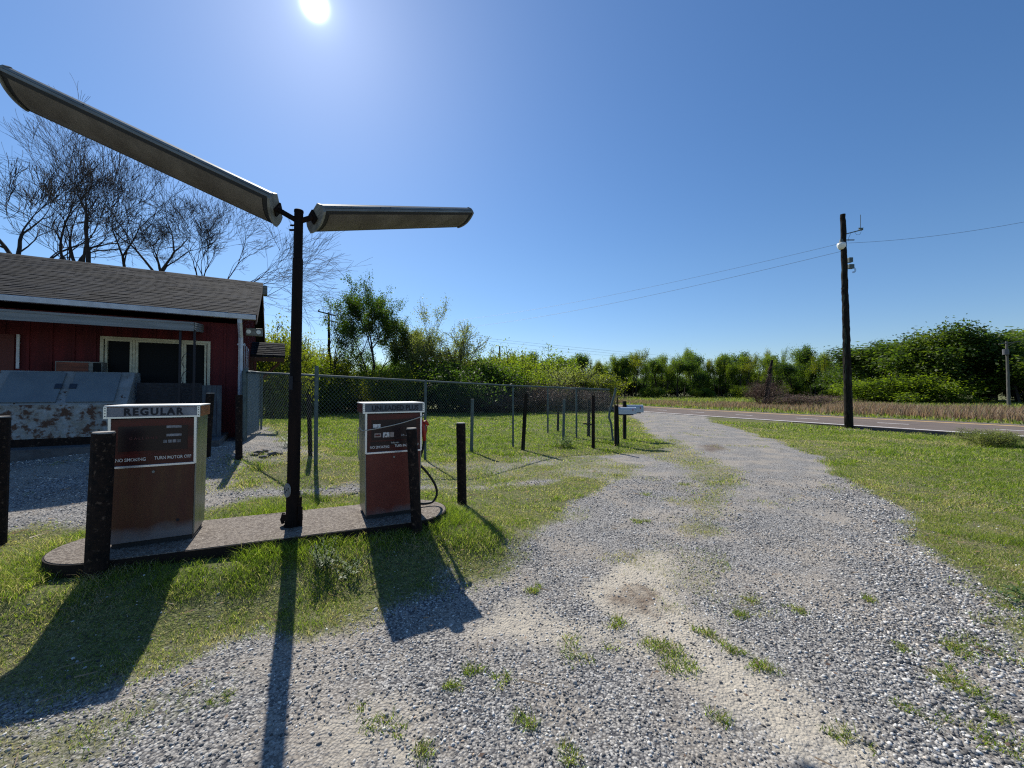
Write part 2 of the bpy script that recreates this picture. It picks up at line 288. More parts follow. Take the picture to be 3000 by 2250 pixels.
def ground_mat():
    m = bpy.data.materials.new('ground_cover'); m.use_nodes = True; N, L = m.node_tree.nodes, m.node_tree.links; b = N['Principled BSDF']
    b.inputs['Roughness'].default_value = 0.95; b.inputs['Specular IOR Level'].default_value = 0.15
    t = N.new('ShaderNodeTexCoord').outputs['Object']
    def noise(sc, det=5, ro=0.6):
        n = N.new('ShaderNodeTexNoise'); n.inputs['Scale'].default_value = sc; n.inputs['Detail'].default_value = det; n.inputs['Roughness'].default_value = ro; L.new(t, n.inputs['Vector']); return n.outputs['Fac']
    def rng(x, a, b_, c=0, d=1):
        r = N.new('ShaderNodeMapRange'); r.inputs['From Min'].default_value = a; r.inputs['From Max'].default_value = b_; r.inputs['To Min'].default_value = c; r.inputs['To Max'].default_value = d; L.new(x, r.inputs['Value']); return r.outputs[0]
    def mix(f, a, b_, mode='MIX'):
        r = N.new('ShaderNodeMixRGB'); r.blend_type = mode
        for i, x in enumerate((f, a, b_)):
            if isinstance(x, tuple): r.inputs[i].default_value = (*x, 1)
            elif isinstance(x, (int, float)): r.inputs[i].default_value = x
            else: L.new(x, r.inputs[i])
        return r.outputs[0]
    def madd(x, a, y):
        r = N.new('ShaderNodeMath'); r.operation = 'MULTIPLY_ADD'; L.new(x, r.inputs[0]); r.inputs[1].default_value = a; L.new(y, r.inputs[2]); return r.outputs[0]
    at_ = N.new('ShaderNodeAttribute'); at_.attribute_name = 'cover'; sp = N.new('ShaderNodeSeparateColor'); L.new(at_.outputs['Color'], sp.inputs[0])
    gr, sa, di = sp.outputs
    vo = N.new('ShaderNodeTexVoronoi'); vo.inputs['Scale'].default_value = 62; L.new(t, vo.inputs['Vector'])
    vs = N.new('ShaderNodeSeparateColor'); L.new(vo.outputs['Color'], vs.inputs[0])
    vo2 = N.new('ShaderNodeTexVoronoi'); vo2.inputs['Scale'].default_value = 95; L.new(t, vo2.inputs['Vector'])
    vs2 = N.new('ShaderNodeSeparateColor'); L.new(vo2.outputs['Color'], vs2.inputs[0])
    st = mix(vs.outputs[0], (0.115, 0.11, 0.105), (0.52, 0.50, 0.46))
    st2 = mix(vs2.outputs[0], (0.125, 0.118, 0.108), (0.50, 0.47, 0.42))
    st = mix(rng(noise(2.0), 0.42, 0.58), st, st2)
    st = mix(rng(vo.outputs['Distance'], 0.45, 0.75), st, (0.07, 0.07, 0.075))
    dust = mix(noise(14), (0.44, 0.385, 0.31), (0.29, 0.25, 0.20))
    st = mix(rng(noise(1.3, 8), 0.47, 0.60, 0, 0.55), st, dust)
    sand = mix(noise(30), (0.56, 0.50, 0.40), (0.30, 0.27, 0.22))
    g = mix(rng(madd(noise(7, 6), 0.9, sa), 0.75, 1.15), st, sand)
    brown = mix(noise(20), (0.17, 0.115, 0.075), (0.075, 0.05, 0.035))
    g = mix(rng(madd(noise(9, 6), 0.8, di), 0.7, 1.1), g, brown)
    gcol = mix(rng(noise(18, 6), 0.35, 0.65), (0.085, 0.105, 0.028), (0.19, 0.20, 0.07))
    gcol = mix(rng(noise(0.35, 5), 0.5, 0.68, 0, 0.6), gcol, (0.24, 0.21, 0.10))
    gcol = mix(rng(noise(45, 4), 0.45, 0.62, 0, 0.75), gcol, (0.045, 0.04, 0.025))
    gcol = mix(rng(noise(75, 3), 0.58, 0.66, 0, 0.6), gcol, (0.34, 0.30, 0.20))
    fac = rng(madd(noise(11, 7, 0.7), 1.0, gr), 0.78, 1.18)
    g = mix(fac, g, gcol)
    L.new(g, b.inputs['Base Color'])
    bp = N.new('ShaderNodeBump'); bp.inputs['Strength'].default_value = 0.6; bp.inputs['Distance'].default_value = 0.012; bp.invert = True
    L.new(vo.outputs['Distance'], bp.inputs['Height'])
    bp2 = N.new('ShaderNodeBump'); bp2.inputs['Strength'].default_value = 0.6; bp2.inputs['Distance'].default_value = 0.03; L.new(noise(25, 6), bp2.inputs['Height']); L.new(bp.outputs[0], bp2.inputs['Normal'])
    L.new(bp2.outputs[0], b.inputs['Normal'])
    return m
M['ground'] = ground_mat()
def stone_mat():
    m = bpy.data.materials.new('gravel_stone'); m.use_nodes = True; N, L = m.node_tree.nodes, m.node_tree.links; b = N['Principled BSDF']; b.inputs['Roughness'].default_value = 0.85; b.inputs['Specular IOR Level'].default_value = 0.2
    a = N.new('ShaderNodeAttribute'); a.attribute_name = 'rnd'; r = N.new('ShaderNodeValToRGB'); L.new(a.outputs['Fac'], r.inputs[0])
    el = r.color_ramp.elements
    for _ in range(3): el.new(0.5)
    for i, (p, c) in enumerate(((0, (0.07, 0.069, 0.068)), (0.45, (0.26, 0.25, 0.235)), (0.9, (0.72, 0.70, 0.65)), (0.95, (0.50, 0.36, 0.23)), (1.0, (0.70, 0.66, 0.56)))): el[i].position = p; el[i].color = (*c, 1)
    L.new(r.outputs[0], b.inputs['Base Color']); return m
M['stone'] = stone_mat()
M['blade'] = leafmat('grass_blade', [(0, (0.05, 0.10, 0.012)), (0.40, (0.165, 0.225, 0.028)), (0.72, (0.31, 0.35, 0.06)), (0.80, (0.34, 0.27, 0.17)), (1.0, (0.50, 0.42, 0.29))], 0.5, tcol=(1.45, 1.65, 0.75))
M['dry'] = leafmat('dry_grass_blade', [(0, (0.12, 0.075, 0.055)), (0.5, (0.24, 0.165, 0.12)), (0.8, (0.44, 0.33, 0.23)), (1.0, (0.14, 0.17, 0.05))], 0.4, tcol=(1.3, 1.2, 0.9))
M['field'] = leafmat('field_blade', [(0, (0.10, 0.15, 0.03)), (0.6, (0.19, 0.24, 0.06)), (1.0, (0.32, 0.28, 0.14))], 0.45)
M['leaf'] = leafmat('leaf_green', [(0, (0.045, 0.08, 0.012)), (0.6, (0.115, 0.17, 0.022)), (1, (0.21, 0.27, 0.035))], 0.62, tcol=(1.8, 1.8, .5))
M['leaf_oak'] = leafmat('leaf_oak', [(0, (0.022, 0.045, 0.010)), (0.5, (0.06, 0.10, 0.018)), (1, (0.13, 0.17, 0.028))], 0.48, tcol=(1.6, 1.7, .55))
M['leaf_dark'] = leafmat('leaf_dark_green', [(0, (0.03, 0.06, 0.014)), (0.7, (0.07, 0.12, 0.024)), (1, (0.15, 0.21, 0.04))], 0.6)
M['leaf_pale'] = leafmat('leaf_pale', [(0, (0.12, 0.15, 0.05)), (0.6, (0.22, 0.25, 0.09)), (1, (0.34, 0.34, 0.17))], 0.5)
M['leaf_lime'] = leafmat('leaf_lime', [(0, (0.08, 0.11, 0.014)), (0.6, (0.135, 0.175, 0.026)), (1, (0.23, 0.25, 0.045))], 0.62, tcol=(1.8, 1.7, .5))
M['brush'] = leafmat('brown_brush', [(0, (0.10, 0.065, 0.045)), (0.6, (0.19, 0.12, 0.09)), (1, (0.13, 0.15, 0.05))], 0.2, tcol=(1.2, 1.0, 0.8))
M['leaf_weed'] = leafmat('weed_leaf', [(0, (0.06, 0.11, 0.035)), (1, (0.12, 0.19, 0.06))], 0.35)

# ------------------------------------------------------------------ ground cover masks
def vnoise(x, y, sc, seed=0, octv=3):
    """value noise in numpy"""
    out = np.zeros_like(x, float); amp = 1.0; tot = 0
    for o in range(octv):
        X = x * sc * 2 ** o + 31.7 * seed; Y = y * sc * 2 ** o - 17.3 * seed
        xi = np.floor(X); yi = np.floor(Y); fx = S(X - xi); fy = S(Y - yi)
        def h(a, b): 
            v = np.sin(a * 127.1 + b * 311.7 + seed * 7.7) * 43758.5453; return v - np.floor(v)
        v = (h(xi, yi) * (1 - fx) + h(xi + 1, yi) * fx) * (1 - fy) + (h(xi, yi + 1) * (1 - fx) + h(xi + 1, yi + 1) * fx) * fy
        out += amp * v; tot += amp; amp *= 0.55
    return out / tot
def poly(pts):
    return np.array([tuple(G(a, b)[:2]) for a, b in pts])
def sdist(x, y, P):
    """signed distance to polygon, positive inside"""
    d = np.full(x.shape, 1e9); inside = np.zeros(x.shape, bool); n = len(P)
    for i in range(n):
        ax, ay = P[i]; bx, by = P[(i + 1) % n]
        ex, ey = bx - ax, by - ay; t = np.clip(((x - ax) * ex + (y - ay) * ey) / (ex * ex + ey * ey + 1e-12), 0, 1)
        d = np.minimum(d, np.hypot(x - ax - t * ex, y - ay - t * ey))
        c = ((ay > y) != (by > y)) & (x < (bx - ax) * (y - ay) / (by - ay + 1e-12) + ax); inside ^= c
    return np.where(inside, d, -d)
PG = dict(
    island=poly([(-900, 1545), (-300, 1545), (0, 1560), (100, 1535), (270, 1522), (480, 1500), (590, 1478), (760, 1452), (1000, 1438), (1280, 1432), (1480, 1425), (1700, 1398), (1790, 1402), (1800, 1418), (1740, 1460),
                 (1640, 1500), (1560, 1580), (1480, 1650), (1400, 1690), (1360, 1712), (1310, 1690), (1290, 1730), (1200, 1745), (1120, 1790), (1010, 1860), (900, 1900), (820, 1910), (740, 1890), (660, 1960), (560, 2000), (440, 2040), (330, 2060), (250, 2110), (100, 2130), (-900, 2180)]),
    fence=np.array([(-4.3, 8.3), (-3.4, 7.9), (-1.1, 9.6), (0.6, 10.6), (2.6, 10.7), (4.3, 11.3), (5.2, 13.0), (5.4, 16), (7.6, 24), (9.0, 33), (7.5, 60), (-70, 60), (-40, 16), (-14, 19), (-7.6, 12.3), (-5.6, 9.7)]),
    back=poly([(640, 1440), (660, 1385), (760, 1362), (900, 1345), (1100, 1330), (1090, 1410), (1000, 1430)]),
    lawn=poly([(2060, 1222), (2085, 1236), (2180, 1262), (2340, 1312), (2420, 1345), (2440, 1385), (2560, 1430), (2600, 1480), (2700, 1530), (2720, 1590), (2790, 1650), (2860, 1700), (2960, 1750), (3200, 1860), (6000, 2250), (6000, 1240), (3000, 1228), (2300, 1212)]),
    patch=poly([(2870, 1800), (2960, 1790), (3300, 1850), (3400, 2000), (3060, 1960), (2930, 1880)]),
    strip=poly([(1960, 1270), (2070, 1330), (2180, 1390), (2190, 1430), (2120, 1480), (2080, 1560), (2000, 1580), (1990, 1520), (2050, 1440), (2000, 1380), (1900, 1330)]),
    lowleft=poly([(-900, 2100), (100, 2080), (330, 2020), (560, 1960), (700, 1900), (760, 1960), (640, 2060), (560, 2120), (430, 2150), (380, 2220), (300, 2300), (0, 2500), (-900, 2600)]),
    sand1=poly([(1700, 1740), (1800, 1660), (1940, 1610), (1990, 1680), (1960, 1760), (2050, 1850), (1980, 1900), (1850, 1830), (1740, 1800)]),
    sand2=poly([(1900, 1840), (2010, 1800), (2180, 1900), (2360, 2030), (2520, 2160), (2620, 2290), (2250, 2290), (2130, 2140), (2000, 2020)]),
    sand3=poly([(1350, 1850), (1520, 1760), (1740, 1780), (1900, 1850), (1960, 1960), (1700, 1930), (1500, 1900)]),
    sand4=poly([(900, 2120), (1150, 2020), (1350, 2080), (1300, 2260), (980, 2290)]),
    dirt1=poly([(1720, 1740), (1850, 1690), (1930, 1720), (1900, 1800), (1760, 1790)]),
    dirt2=poly([(2040, 1302), (2110, 1300), (2150, 1318), (2090, 1328), (2040, 1318)]),
    straw=poly([(640, 1340), (900, 1320), (1300, 1330), (1800, 1340), (1900, 1370), (1800, 1400), (1480, 1420), (1280, 1430), (900, 1440), (700, 1450), (600, 1440)]),
)
ROADW = [(-300, 1100), (-75, 300), (-18.5, 120), (1.3, 60), (10.6, 32.3), (13.2, 25.6), (15.7, 20.3), (17.3, 16.9), (18.5, 14.4), (21.6, 8), (30, -10), (42, -40)]
def roadline(off):
    P = np.array(ROADW); d = np.gradient(P, axis=0); d /= np.linalg.norm(d, axis=1)[:, None]
    n = np.stack([-d[:, 1], d[:, 0]], 1); n *= np.sign(n[:, :1])          # to the far side (+x)
    return P + n * off
def covers(x, y):
    g = np.zeros_like(x)
    w = (vnoise(x, y, 1.6, 3, 4) - 0.5) * 0.9
    def m(k, soft, lvl=1.0, amp=1.0): return lvl * S((sdist(x, y, PG[k]) + w * amp + soft * 0.5) / soft)
    ga = m('island', 0.55, 0.80, 0.8)
    # the patch thins out towards its near edge and near the left front
    thin = S((x * N23[0] + y * N23[1] - 2.2) / 2.0)
    ga = ga * (0.66 + 0.34 * thin)
    g = np.maximum(g, ga)
    g = np.maximum(g, m('fence', 1.0, 1.0, 0.8)); g = np.maximum(g, m('back', 0.8, 0.8)); g = np.maximum(g, m('lawn', 0.6, 0.95, 0.8))
    g = np.maximum(g, m('patch', 0.4, 0.75, 0.4)); g = np.maximum(g, m('strip', 0.9, 0.48)); g = np.maximum(g, m('lowleft', 0.6, 0.52, 0.6))
    g = np.maximum(g, m('straw', 0.8, 0.58) * (0.35 + vnoise(x, y, 1.1, 9, 3) * 1.1))
    rl = roadline(8.0); xr = np.interp(y, rl[::-1, 1], rl[::-1, 0]); g = np.where(x > xr, 1.0, g)
    g = np.where((y > 45) & (x < xr), 1.0, g); g = np.where((x < -14) & (y > 12), 1, g)
    g = np.where(y < -4, 1.0, g)
    # small tufts in the gravel
    g = np.maximum(g, 0.30 * S((vnoise(x, y, 1.3, 21, 4) - 0.58) / 0.16))
    sa = np.maximum(m('sand1', 0.5, 0.9, 0.3), m('sand2', 0.7, 0.72, 0.5)); sa = np.maximum(sa, np.maximum(m('sand3', 0.6, 0.62, 0.5), m('sand4', 0.6, 0.5, 0.5))); sa = np.maximum(sa, m('straw', 1.0, 0.35))
    di = np.maximum(m('dirt1', 0.5, 0.62, 0.5), m('dirt2', 0.7, 0.55, 0.5))
    rn = roadline(-1.0); xn = np.interp(y, rn[::-1, 1], rn[::-1, 0]); bank = np.exp(-((x - xn) / 0.9) ** 2) * S((20 - y) / 3); di = np.maximum(di, bank * 0.9); g = g * (1 - 0.75 * bank)
    return g, sa, di
# isolated weed tufts seen in the gravel
TUFTS = [(1960, 1900, .22), (1975, 1930, .2), (1700, 1905, .16), (1570, 1725, .12), (2080, 1860, .1), (2150, 1905, .1), (2190, 1800, .12), (2230, 1965, .13), (1800, 1820, .1), (1090, 2130, .16), (1330, 2020, .09), (1380, 1970, .09),
         (2800, 1900, .2), (2860, 1890, .2), (2960, 1770, .22), (2830, 2010, .22), (2780, 1985, .16), (2940, 2190, .18), (2700, 2090, .12), (640, 2060, .12), (2010, 1420, .2), (1900, 1450, .15), (2320, 1790, .1), (2900, 2100, .12), (2200, 1760, .1), (1540, 2110, .09), (1240, 2220, .1), (2640, 1900, .08), (2550, 1760, .08), (1870, 1530, .14), (2480, 2160, .1), (1650, 2190, .08), (2110, 2110, .08), (1480, 1990, .07)]
TP = [(G(a, b), r) for a, b, r in TUFTS]

# ------------------------------------------------------------------ ground sheet
def axis(lo, hi, step, end_lo, end_hi, gr=1.11):
    c = list(np.arange(lo, hi, step)); a = []; s = step; v = lo
    while v > end_lo: s *= gr; v -= s; a.append(v)
    b = []; s = step; v = c[-1]
    while v < end_hi: s *= gr; v += s; b.append(v)
    return np.array(a[::-1] + c + b)
xs = axis(-8.5, 11, 0.075, -900, 1200); ys = axis(1.0, 12, 0.07, -60, 1500)
XX, YY = np.meshgrid(xs, ys); gx, gy = XX.ravel(), YY.ravel()
g_, s_, d_ = covers(gx, gy)
for P, r in TP: g_ = np.maximum(g_, 0.30 * S((r * 0.8 - np.hypot(gx - P.x, gy - P.y)) / r + 0.2))
gz = height(gx, gy) + (vnoise(gx, gy, 2.3, 5, 3) - 0.5) * 0.035 * np.clip(1 - gy / 40, 0, 1)
rl0 = roadline(-0.3); xr0 = np.interp(gy, rl0[::-1, 1], rl0[::-1, 0]); gz = gz - 0.12 * np.exp(-((gx - xr0 + 0.3) / 0.5) ** 2) * S((20 - gy) / 4) + 0.075 * np.exp(-((gx - xr0 + .1) / 1.2) ** 2) * S((gy - 19) / 3)
nx, ny = len(xs), len(ys)
idx = np.arange(nx * ny).reshape(ny, nx)
Fa = np.stack([idx[:-1, :-1], idx[:-1, 1:], idx[1:, 1:], idx[1:, :-1]], -1).reshape(-1, 4)
ground = np_mesh('ground', np.stack([gx, gy, gz], 1), Fa, M['ground'], 4, {'cover': np.stack([g_, s_, d_, np.ones_like(g_)], 1)}, smooth=True)
tag(ground, kind='structure')

# ------------------------------------------------------------------ road
def strip_mesh(name, o0, o1, z, m, lo=None, hi=None, thick=0.0, kind='structure'):
    P = np.array(ROADW); t = np.concatenate([[0], np.cumsum(np.linalg.norm(np.diff(P, axis=0), axis=1))])
    tt = np.linspace(t[0], t[-1], 900)
    def line(off):
        Q = roadline(off); return np.stack([np.interp(tt, t, Q[:, 0]), np.interp(tt, t, Q[:, 1])], 1)
    A, B = line(o0), line(o1); n = len(tt)
    V = [(*a, z) for a in A] + [(*b, z) for b in B]; f = [(i, i + 1, n + i + 1, n + i) for i in range(n - 1)]
    mb = MB(); mb.raw(V, f)
    if thick:
        mb.raw([(*a, z) for a in A] + [(*a, z - thick) for a in A], [(i, i + 1, n + i + 1, n + i) for i in range(n - 1)])
        mb.raw([(*b, z) for b in B] + [(*b, z - thick) for b in B], [(i, n + i, n + i + 1, i + 1) for i in range(n - 1)])
    o = mb.build(name, m); tag(o, kind=kind); return o
RZ = 0.09
strip_mesh('road', -0.35, 7.9, RZ, M['asphalt'], thick=0.3)
strip_mesh('road_edge_line', -0.07, 0.11, RZ + 0.004, M['paint_w'])
strip_mesh('road_yellow_line', 6.25, 6.52, RZ + 0.004, M['paint_y'])
# white lane dashes
mb = MB(); Q = roadline(3.05); tq = np.concatenate([[0], np.cumsum(np.linalg.norm(np.diff(Q, axis=0), axis=1))])
def onq(s): return np.array([np.interp(s, tq, Q[:, 0]), np.interp(s, tq, Q[:, 1])])
s0 = np.interp(-23.7, -Q[:, 1], tq)
for k in range(-30, 12):
    a, b = onq(s0 + k * 3.95 - 0.62), onq(s0 + k * 3.95 + 0.62); d = (b - a) / np.linalg.norm(b - a); n = np.array([-d[1], d[0]]) * 0.06
    mb.raw([(*(a - n), RZ + .004), (*(b - n), RZ + .004), (*(b + n), RZ + .004), (*(a + n), RZ + .004)], [(0, 1, 2, 3)])
tag(mb.build('road_lane_dashes', M['paint_w']), kind='structure')

# ------------------------------------------------------------------ gravel stones
rng = np.random.default_rng(7)
def ico():
    t = (1 + 5 ** .5) / 2
    v = np.array([(-1, t, 0), (1, t, 0), (-1, -t, 0), (1, -t, 0), (0, -1, t), (0, 1, t), (0, -1, -t), (0, 1, -t), (t, 0, -1), (t, 0, 1), (-t, 0, -1), (-t, 0, 1)], float)
    v /= np.linalg.norm(v[0])
    f = np.array([(0, 11, 5), (0, 5, 1), (0, 1, 7), (0, 7, 10), (0, 10, 11), (1, 5, 9), (5, 11, 4), (11, 10, 2), (10, 7, 6), (7, 1, 8), (3, 9, 4), (3, 4, 2), (3, 2, 6), (3, 6, 8), (3, 8, 9), (4, 9, 5), (2, 4, 11), (6, 2, 10), (8, 6, 7), (9, 8, 1)])
    return v, f
def scatter_stones(x, y, size, name):
    n = len(x); v0, f0 = ico()
    v = v0[None] * (1 + 0.6 * (rng.random((n, 12, 1)) - 0.5))
    sc = size[:, None, None] * np.stack([0.8 + 0.5 * rng.random(n), 0.6 + 0.4 * rng.random(n), 0.4 + 0.35 * rng.random(n)], 1)[:, None, :]
    v = v * sc
    tx = (rng.random(n) - 0.5) * 0.9; c, s = np.cos(tx)[:, None], np.sin(tx)[:, None]
    v = np.stack([v[:, :, 0] * c - v[:, :, 2] * s, v[:, :, 1], v[:, :, 0] * s + v[:, :, 2] * c], -1)
    a = rng.random(n) * 6.283; c, s = np.cos(a)[:, None], np.sin(a)[:, None]
    v = np.stack([v[:, :, 0] * c - v[:, :, 1] * s, v[:, :, 0] * s + v[:, :, 1] * c, v[:, :, 2]], -1)
    z = height(x, y) + (vnoise(x, y, 2.3, 5, 3) - 0.5) * 0.035 + size * 0.12
    v += np.stack([x, y, z], 1)[:, None, :]
    F_ = (f0[None] + (np.arange(n) * 12)[:, None, None]).reshape(-1, 3)
    rnd = np.repeat(np.clip(rng.beta(1.5, 1.9, n) + (rng.random(n) < 0.03) * 0.35, 0, 1), 12)
    o = np_mesh(name, v.reshape(-1, 3), F_, M['stone'], 3, {'rnd': rnd}); return o
def field_points(dens, y0, y1, hw=1.36):
    """random points in the wedge in front of the camera, dens per square metre"""
    area = hw * (y1 ** 2 - y0 ** 2) + 1.2 * (y1 - y0); n = int(area * dens)
    a0, a1 = hw * y0 ** 2 + 1.2 * y0, hw * y1 ** 2 + 1.2 * y1; q = a0 + rng.random(n) * (a1 - a0)
    y = (-1.2 + np.sqrt(1.44 + 4 * hw * q)) / (2 * hw); x = (rng.random(n) * 2 - 1) * (hw * y + 0.6)
    return x, y
def off_island(x, y, pad=0.0):
    u = x * U23[0] + y * U23[1]; n = x * N23[0] + y * N23[1]
    uu = np.clip(u, -1.88, 0.69); return np.hypot(u - uu, n - 4.86) > 0.48 + pad
Xs, Ys, Ss = [], [], []
for dens, y0, y1, lo, hi in ((4300, 1.3, 3.2, .0038, .0118), (2600, 3.2, 5.2, .0045, .0125), (800, 5.2, 8.0, .007, .016)):
    x, y = field_points(dens, y0, y1, 1.34)
    g, s, d = covers(x, y)
    cl = vnoise(x, y, 1.3, 33, 3)                        # loose stone gathers in drifts
    right = S((x - 0.8 * y + 0.3) / 1.0)
    p = np.clip(0.25 + 1.6 * (cl - 0.3), 0.12, 1) * (1 - 0.86 * s) * (1 - 0.85 * d); p = np.maximum(p, right * 0.95) * (1 - np.clip(g * 1.5 - 0.1, 0, 0.96))
    k = (rng.random(len(x)) < p) & off_island(x, y, 0.02); x, y = x[k], y[k]
    s = lo + (hi - lo) * rng.random(len(x)) ** 2.2
    s *= 1 + 0.35 * right[k] + (rng.random(len(x)) < 0.012) * 0.7
    Xs.append(x); Ys.append(y); Ss.append(s)
o = scatter_stones(np.concatenate(Xs), np.concatenate(Ys), np.concatenate(Ss), 'gravel')
tag(o, 'loose grey gravel stones spread over the drive', 'gravel', kind='stuff')

# ------------------------------------------------------------------ grass
def blades(x, y, hgt, wid, lean, name, m, z=None, rnd=None, curl=0.5):
    n = len(x); a = rng.random(n) * 6.283; dx, dy = np.cos(a), np.sin(a)
    b = rng.random(n) * 6.283; lx, ly = np.cos(b) * lean * hgt, np.sin(b) * lean * hgt
    z = height(x, y) - 0.004 if z is None else z
    w = wid * 0.5
    V = np.zeros((n, 5, 3))
    V[:, 0] = np.stack([x - dx * w, y - dy * w, z], 1); V[:, 1] = np.stack([x + dx * w, y + dy * w, z], 1)
    mz = z + hgt * 0.55; V[:, 2] = np.stack([x + lx * .35 + dx * w * .75, y + ly * .35 + dy * w * .75, mz], 1); V[:, 3] = np.stack([x + lx * .35 - dx * w * .75, y + ly * .35 - dy * w * .75, mz], 1)
    V[:, 4] = np.stack([x + lx, y + ly, z + hgt * (1 - curl * lean * 0.4)], 1)
    o = np.arange(n)[:, None] * 5
    f = np.concatenate([o + np.array([[0, 1, 2]]), o + np.array([[0, 2, 3]]), o + np.array([[3, 2, 4]])])
    rnd = rng.random(n) if rnd is None else rnd
    return np_mesh(name, V.reshape(-1, 3), f, m, 3, {'rnd': np.repeat(rnd, 5)})
Bx, By, Bh, Bw, Br, Bl = [], [], [], [], [], []
def addb(x, y, h, w, r, l): Bx.append(x); By.append(y); Bh.append(h); Bw.append(w); Br.append(r); Bl.append(l)
for dens, y0, y1, w, hs in ((15000, 1.5, 3.4, .0034, .85), (10500, 3.4, 5.6, .0042, .9), (3600, 5.6, 9.5, .0080, .95), (1300, 9.5, 17, .014, 1.0), (300, 17, 34, .030, 1.1)):
    x, y = field_points(dens, y0, y1, 1.36)
    g, s, d = covers(x, y)
    rl = roadline(-0.7); keep_road = x < np.interp(y, rl[::-1, 1], rl[::-1, 0])
    cl = vnoise(x, y, 3.0, 41, 3); tall = S((vnoise(x, y, 1.0, 55, 3) - 0.52) / 0.14)
    p = np.clip((g - 0.12) * 1.25, 0, 1) * np.clip(0.30 + 1.6 * (cl - 0.32), 0.04, 1)
    k = (rng.random(len(x)) < p) & off_island(x, y, 0.015) & keep_road
    x, y, g, cl, tall = x[k], y[k], g[k], cl[k], tall[k]
    u = x * U23[0] + y * U23[1]; n_ = x * N23[0] + y * N23[1]
    rim = np.exp(-((np.hypot(u - np.clip(u, -1.88, .69), n_ - 4.86) - 0.55) / 0.28) ** 2)      # taller beside the kerb
    lush = S((sdist(x, y, PG['fence']) - 0.2) / 1.0) + S((sdist(x, y, PG['lawn']) - 0.6) / 1.5)
    h = (0.018 + 0.030 * rng.random(len(x))) * (1 + 1.4 * tall * g + 2.0 * rim * (cl > 0.42) + 0.5 * np.clip(lush, 0, 1)) * hs
    dry = 0.35 * S((vnoise(x, y, 1.9, 91, 3) - 0.52) / 0.14) * (1 - 0.7 * np.clip(lush, 0, 1)) + np.clip(0.30 - 0.22 * np.clip(lush, 0, 1) + 0.25 * (1 - g) - 0.2 * tall - .2 * rim, 0.03, 0.6) + 0.5 * S((vnoise(x, y, 0.55, 77, 4) - 0.47) / 0.16) * (x > 3)
    r = np.where(rng.random(len(x)) < dry, 0.78 + 0.22 * rng.random(len(x)), 0.72 * rng.random(len(x)) * (0.5 + 0.7 * cl) + 0.08)
    addb(x, y, h, np.full(len(x), w) * (0.7 + 0.6 * rng.random(len(x))), r, 0.35 + 0.9 * rng.random(len(x)))
for P, rr in TP:
    n = int(190 * rr / 0.15 * (1.0 if P.y < 6 else .6)); cc_ = rng.integers(0, 5, n); cxy = rng.normal(0, rr * .38, (5, 2)); q = rng.normal(0, rr * .20, (n, 2))
    x, y = P.x + cxy[cc_, 0] + q[:, 0], P.y + cxy[cc_, 1] + q[:, 1]
    addb(x, y, 0.015 + 0.035 * rng.random(n), np.full(n, .004 + .0006 * P.y), np.where(rng.random(n) < .28, .85, .15 + .5 * rng.random(n)), .5 + rng.random(n))
X_, Y_ = np.concatenate(Bx), np.concatenate(By)
grass = blades(X_, Y_, np.concatenate(Bh), np.concatenate(Bw), np.concatenate(Bl), 'grass', M['blade'], rnd=np.concatenate(Br))
tag(grass, 'short green grass growing through the gravel and on the lawns', 'grass', kind='stuff')
print('blades', len(X_))
# dry stems lying on the ground
x, y = field_points(24, 1.6, 9, 1.3); n = len(x)
g, s, d = covers(x, y); k = (rng.random(n) < 0.15 + g) & (y > 1.5) & off_island(x, y, .02); x, y = x[k], y[k]; n = len(x)
a = rng.random(n) * 6.283; l = 0.02 + 0.07 * rng.random(n) ** 2; z = height(x, y) + 0.02
V = np.zeros((n, 4, 3)); dx, dy = np.cos(a), np.sin(a); w = 0.0016
for i, (t, q) in enumerate(((-1, -1), (1, -1), (1, 1), (-1, 1))): V[:, i] = np.stack([x + dx * l * t - dy * w * q, y + dy * l * t + dx * w * q, z + 0.012 * t * rng.random(n)], 1)
o = np_mesh('dry_straw', V.reshape(-1, 3), np.arange(n * 4).reshape(n, 4), M['dry'], 4, {'rnd': np.repeat(0.6 + .25 * rng.random(n), 4)})
tag(o, 'dry straw stems scattered over grass and gravel', 'straw', kind='stuff')

# dead leaves blown over the drive
x, y = field_points(9, 1.5, 9, 1.3); n = len(x); k = off_island(x, y, .02); x, y = x[k], y[k]; n = len(x)
a = rng.random(n) * 6.283; l = 0.008 + 0.014 * rng.random(n); z = height(x, y) + 0.024; dx, dy = np.cos(a), np.sin(a); V = np.zeros((n, 4, 3))
for i, (t, q) in enumerate(((-1, 0), (0, -.45), (1, 0), (0, .45))): V[:, i] = np.stack([x + dx * l * t - dy * l * q, y + dy * l * t + dx * l * q, z + 0.006 * rng.random(n)], 1)
o = np_mesh('fallen_leaves', V.reshape(-1, 3), np.arange(n * 4).reshape(n, 4), M['dry'], 4, {'rnd': np.repeat(.1 + .6 * rng.random(n), 4)})
tag(o, 'small dead brown leaves scattered over the gravel', 'leaves', kind='stuff')

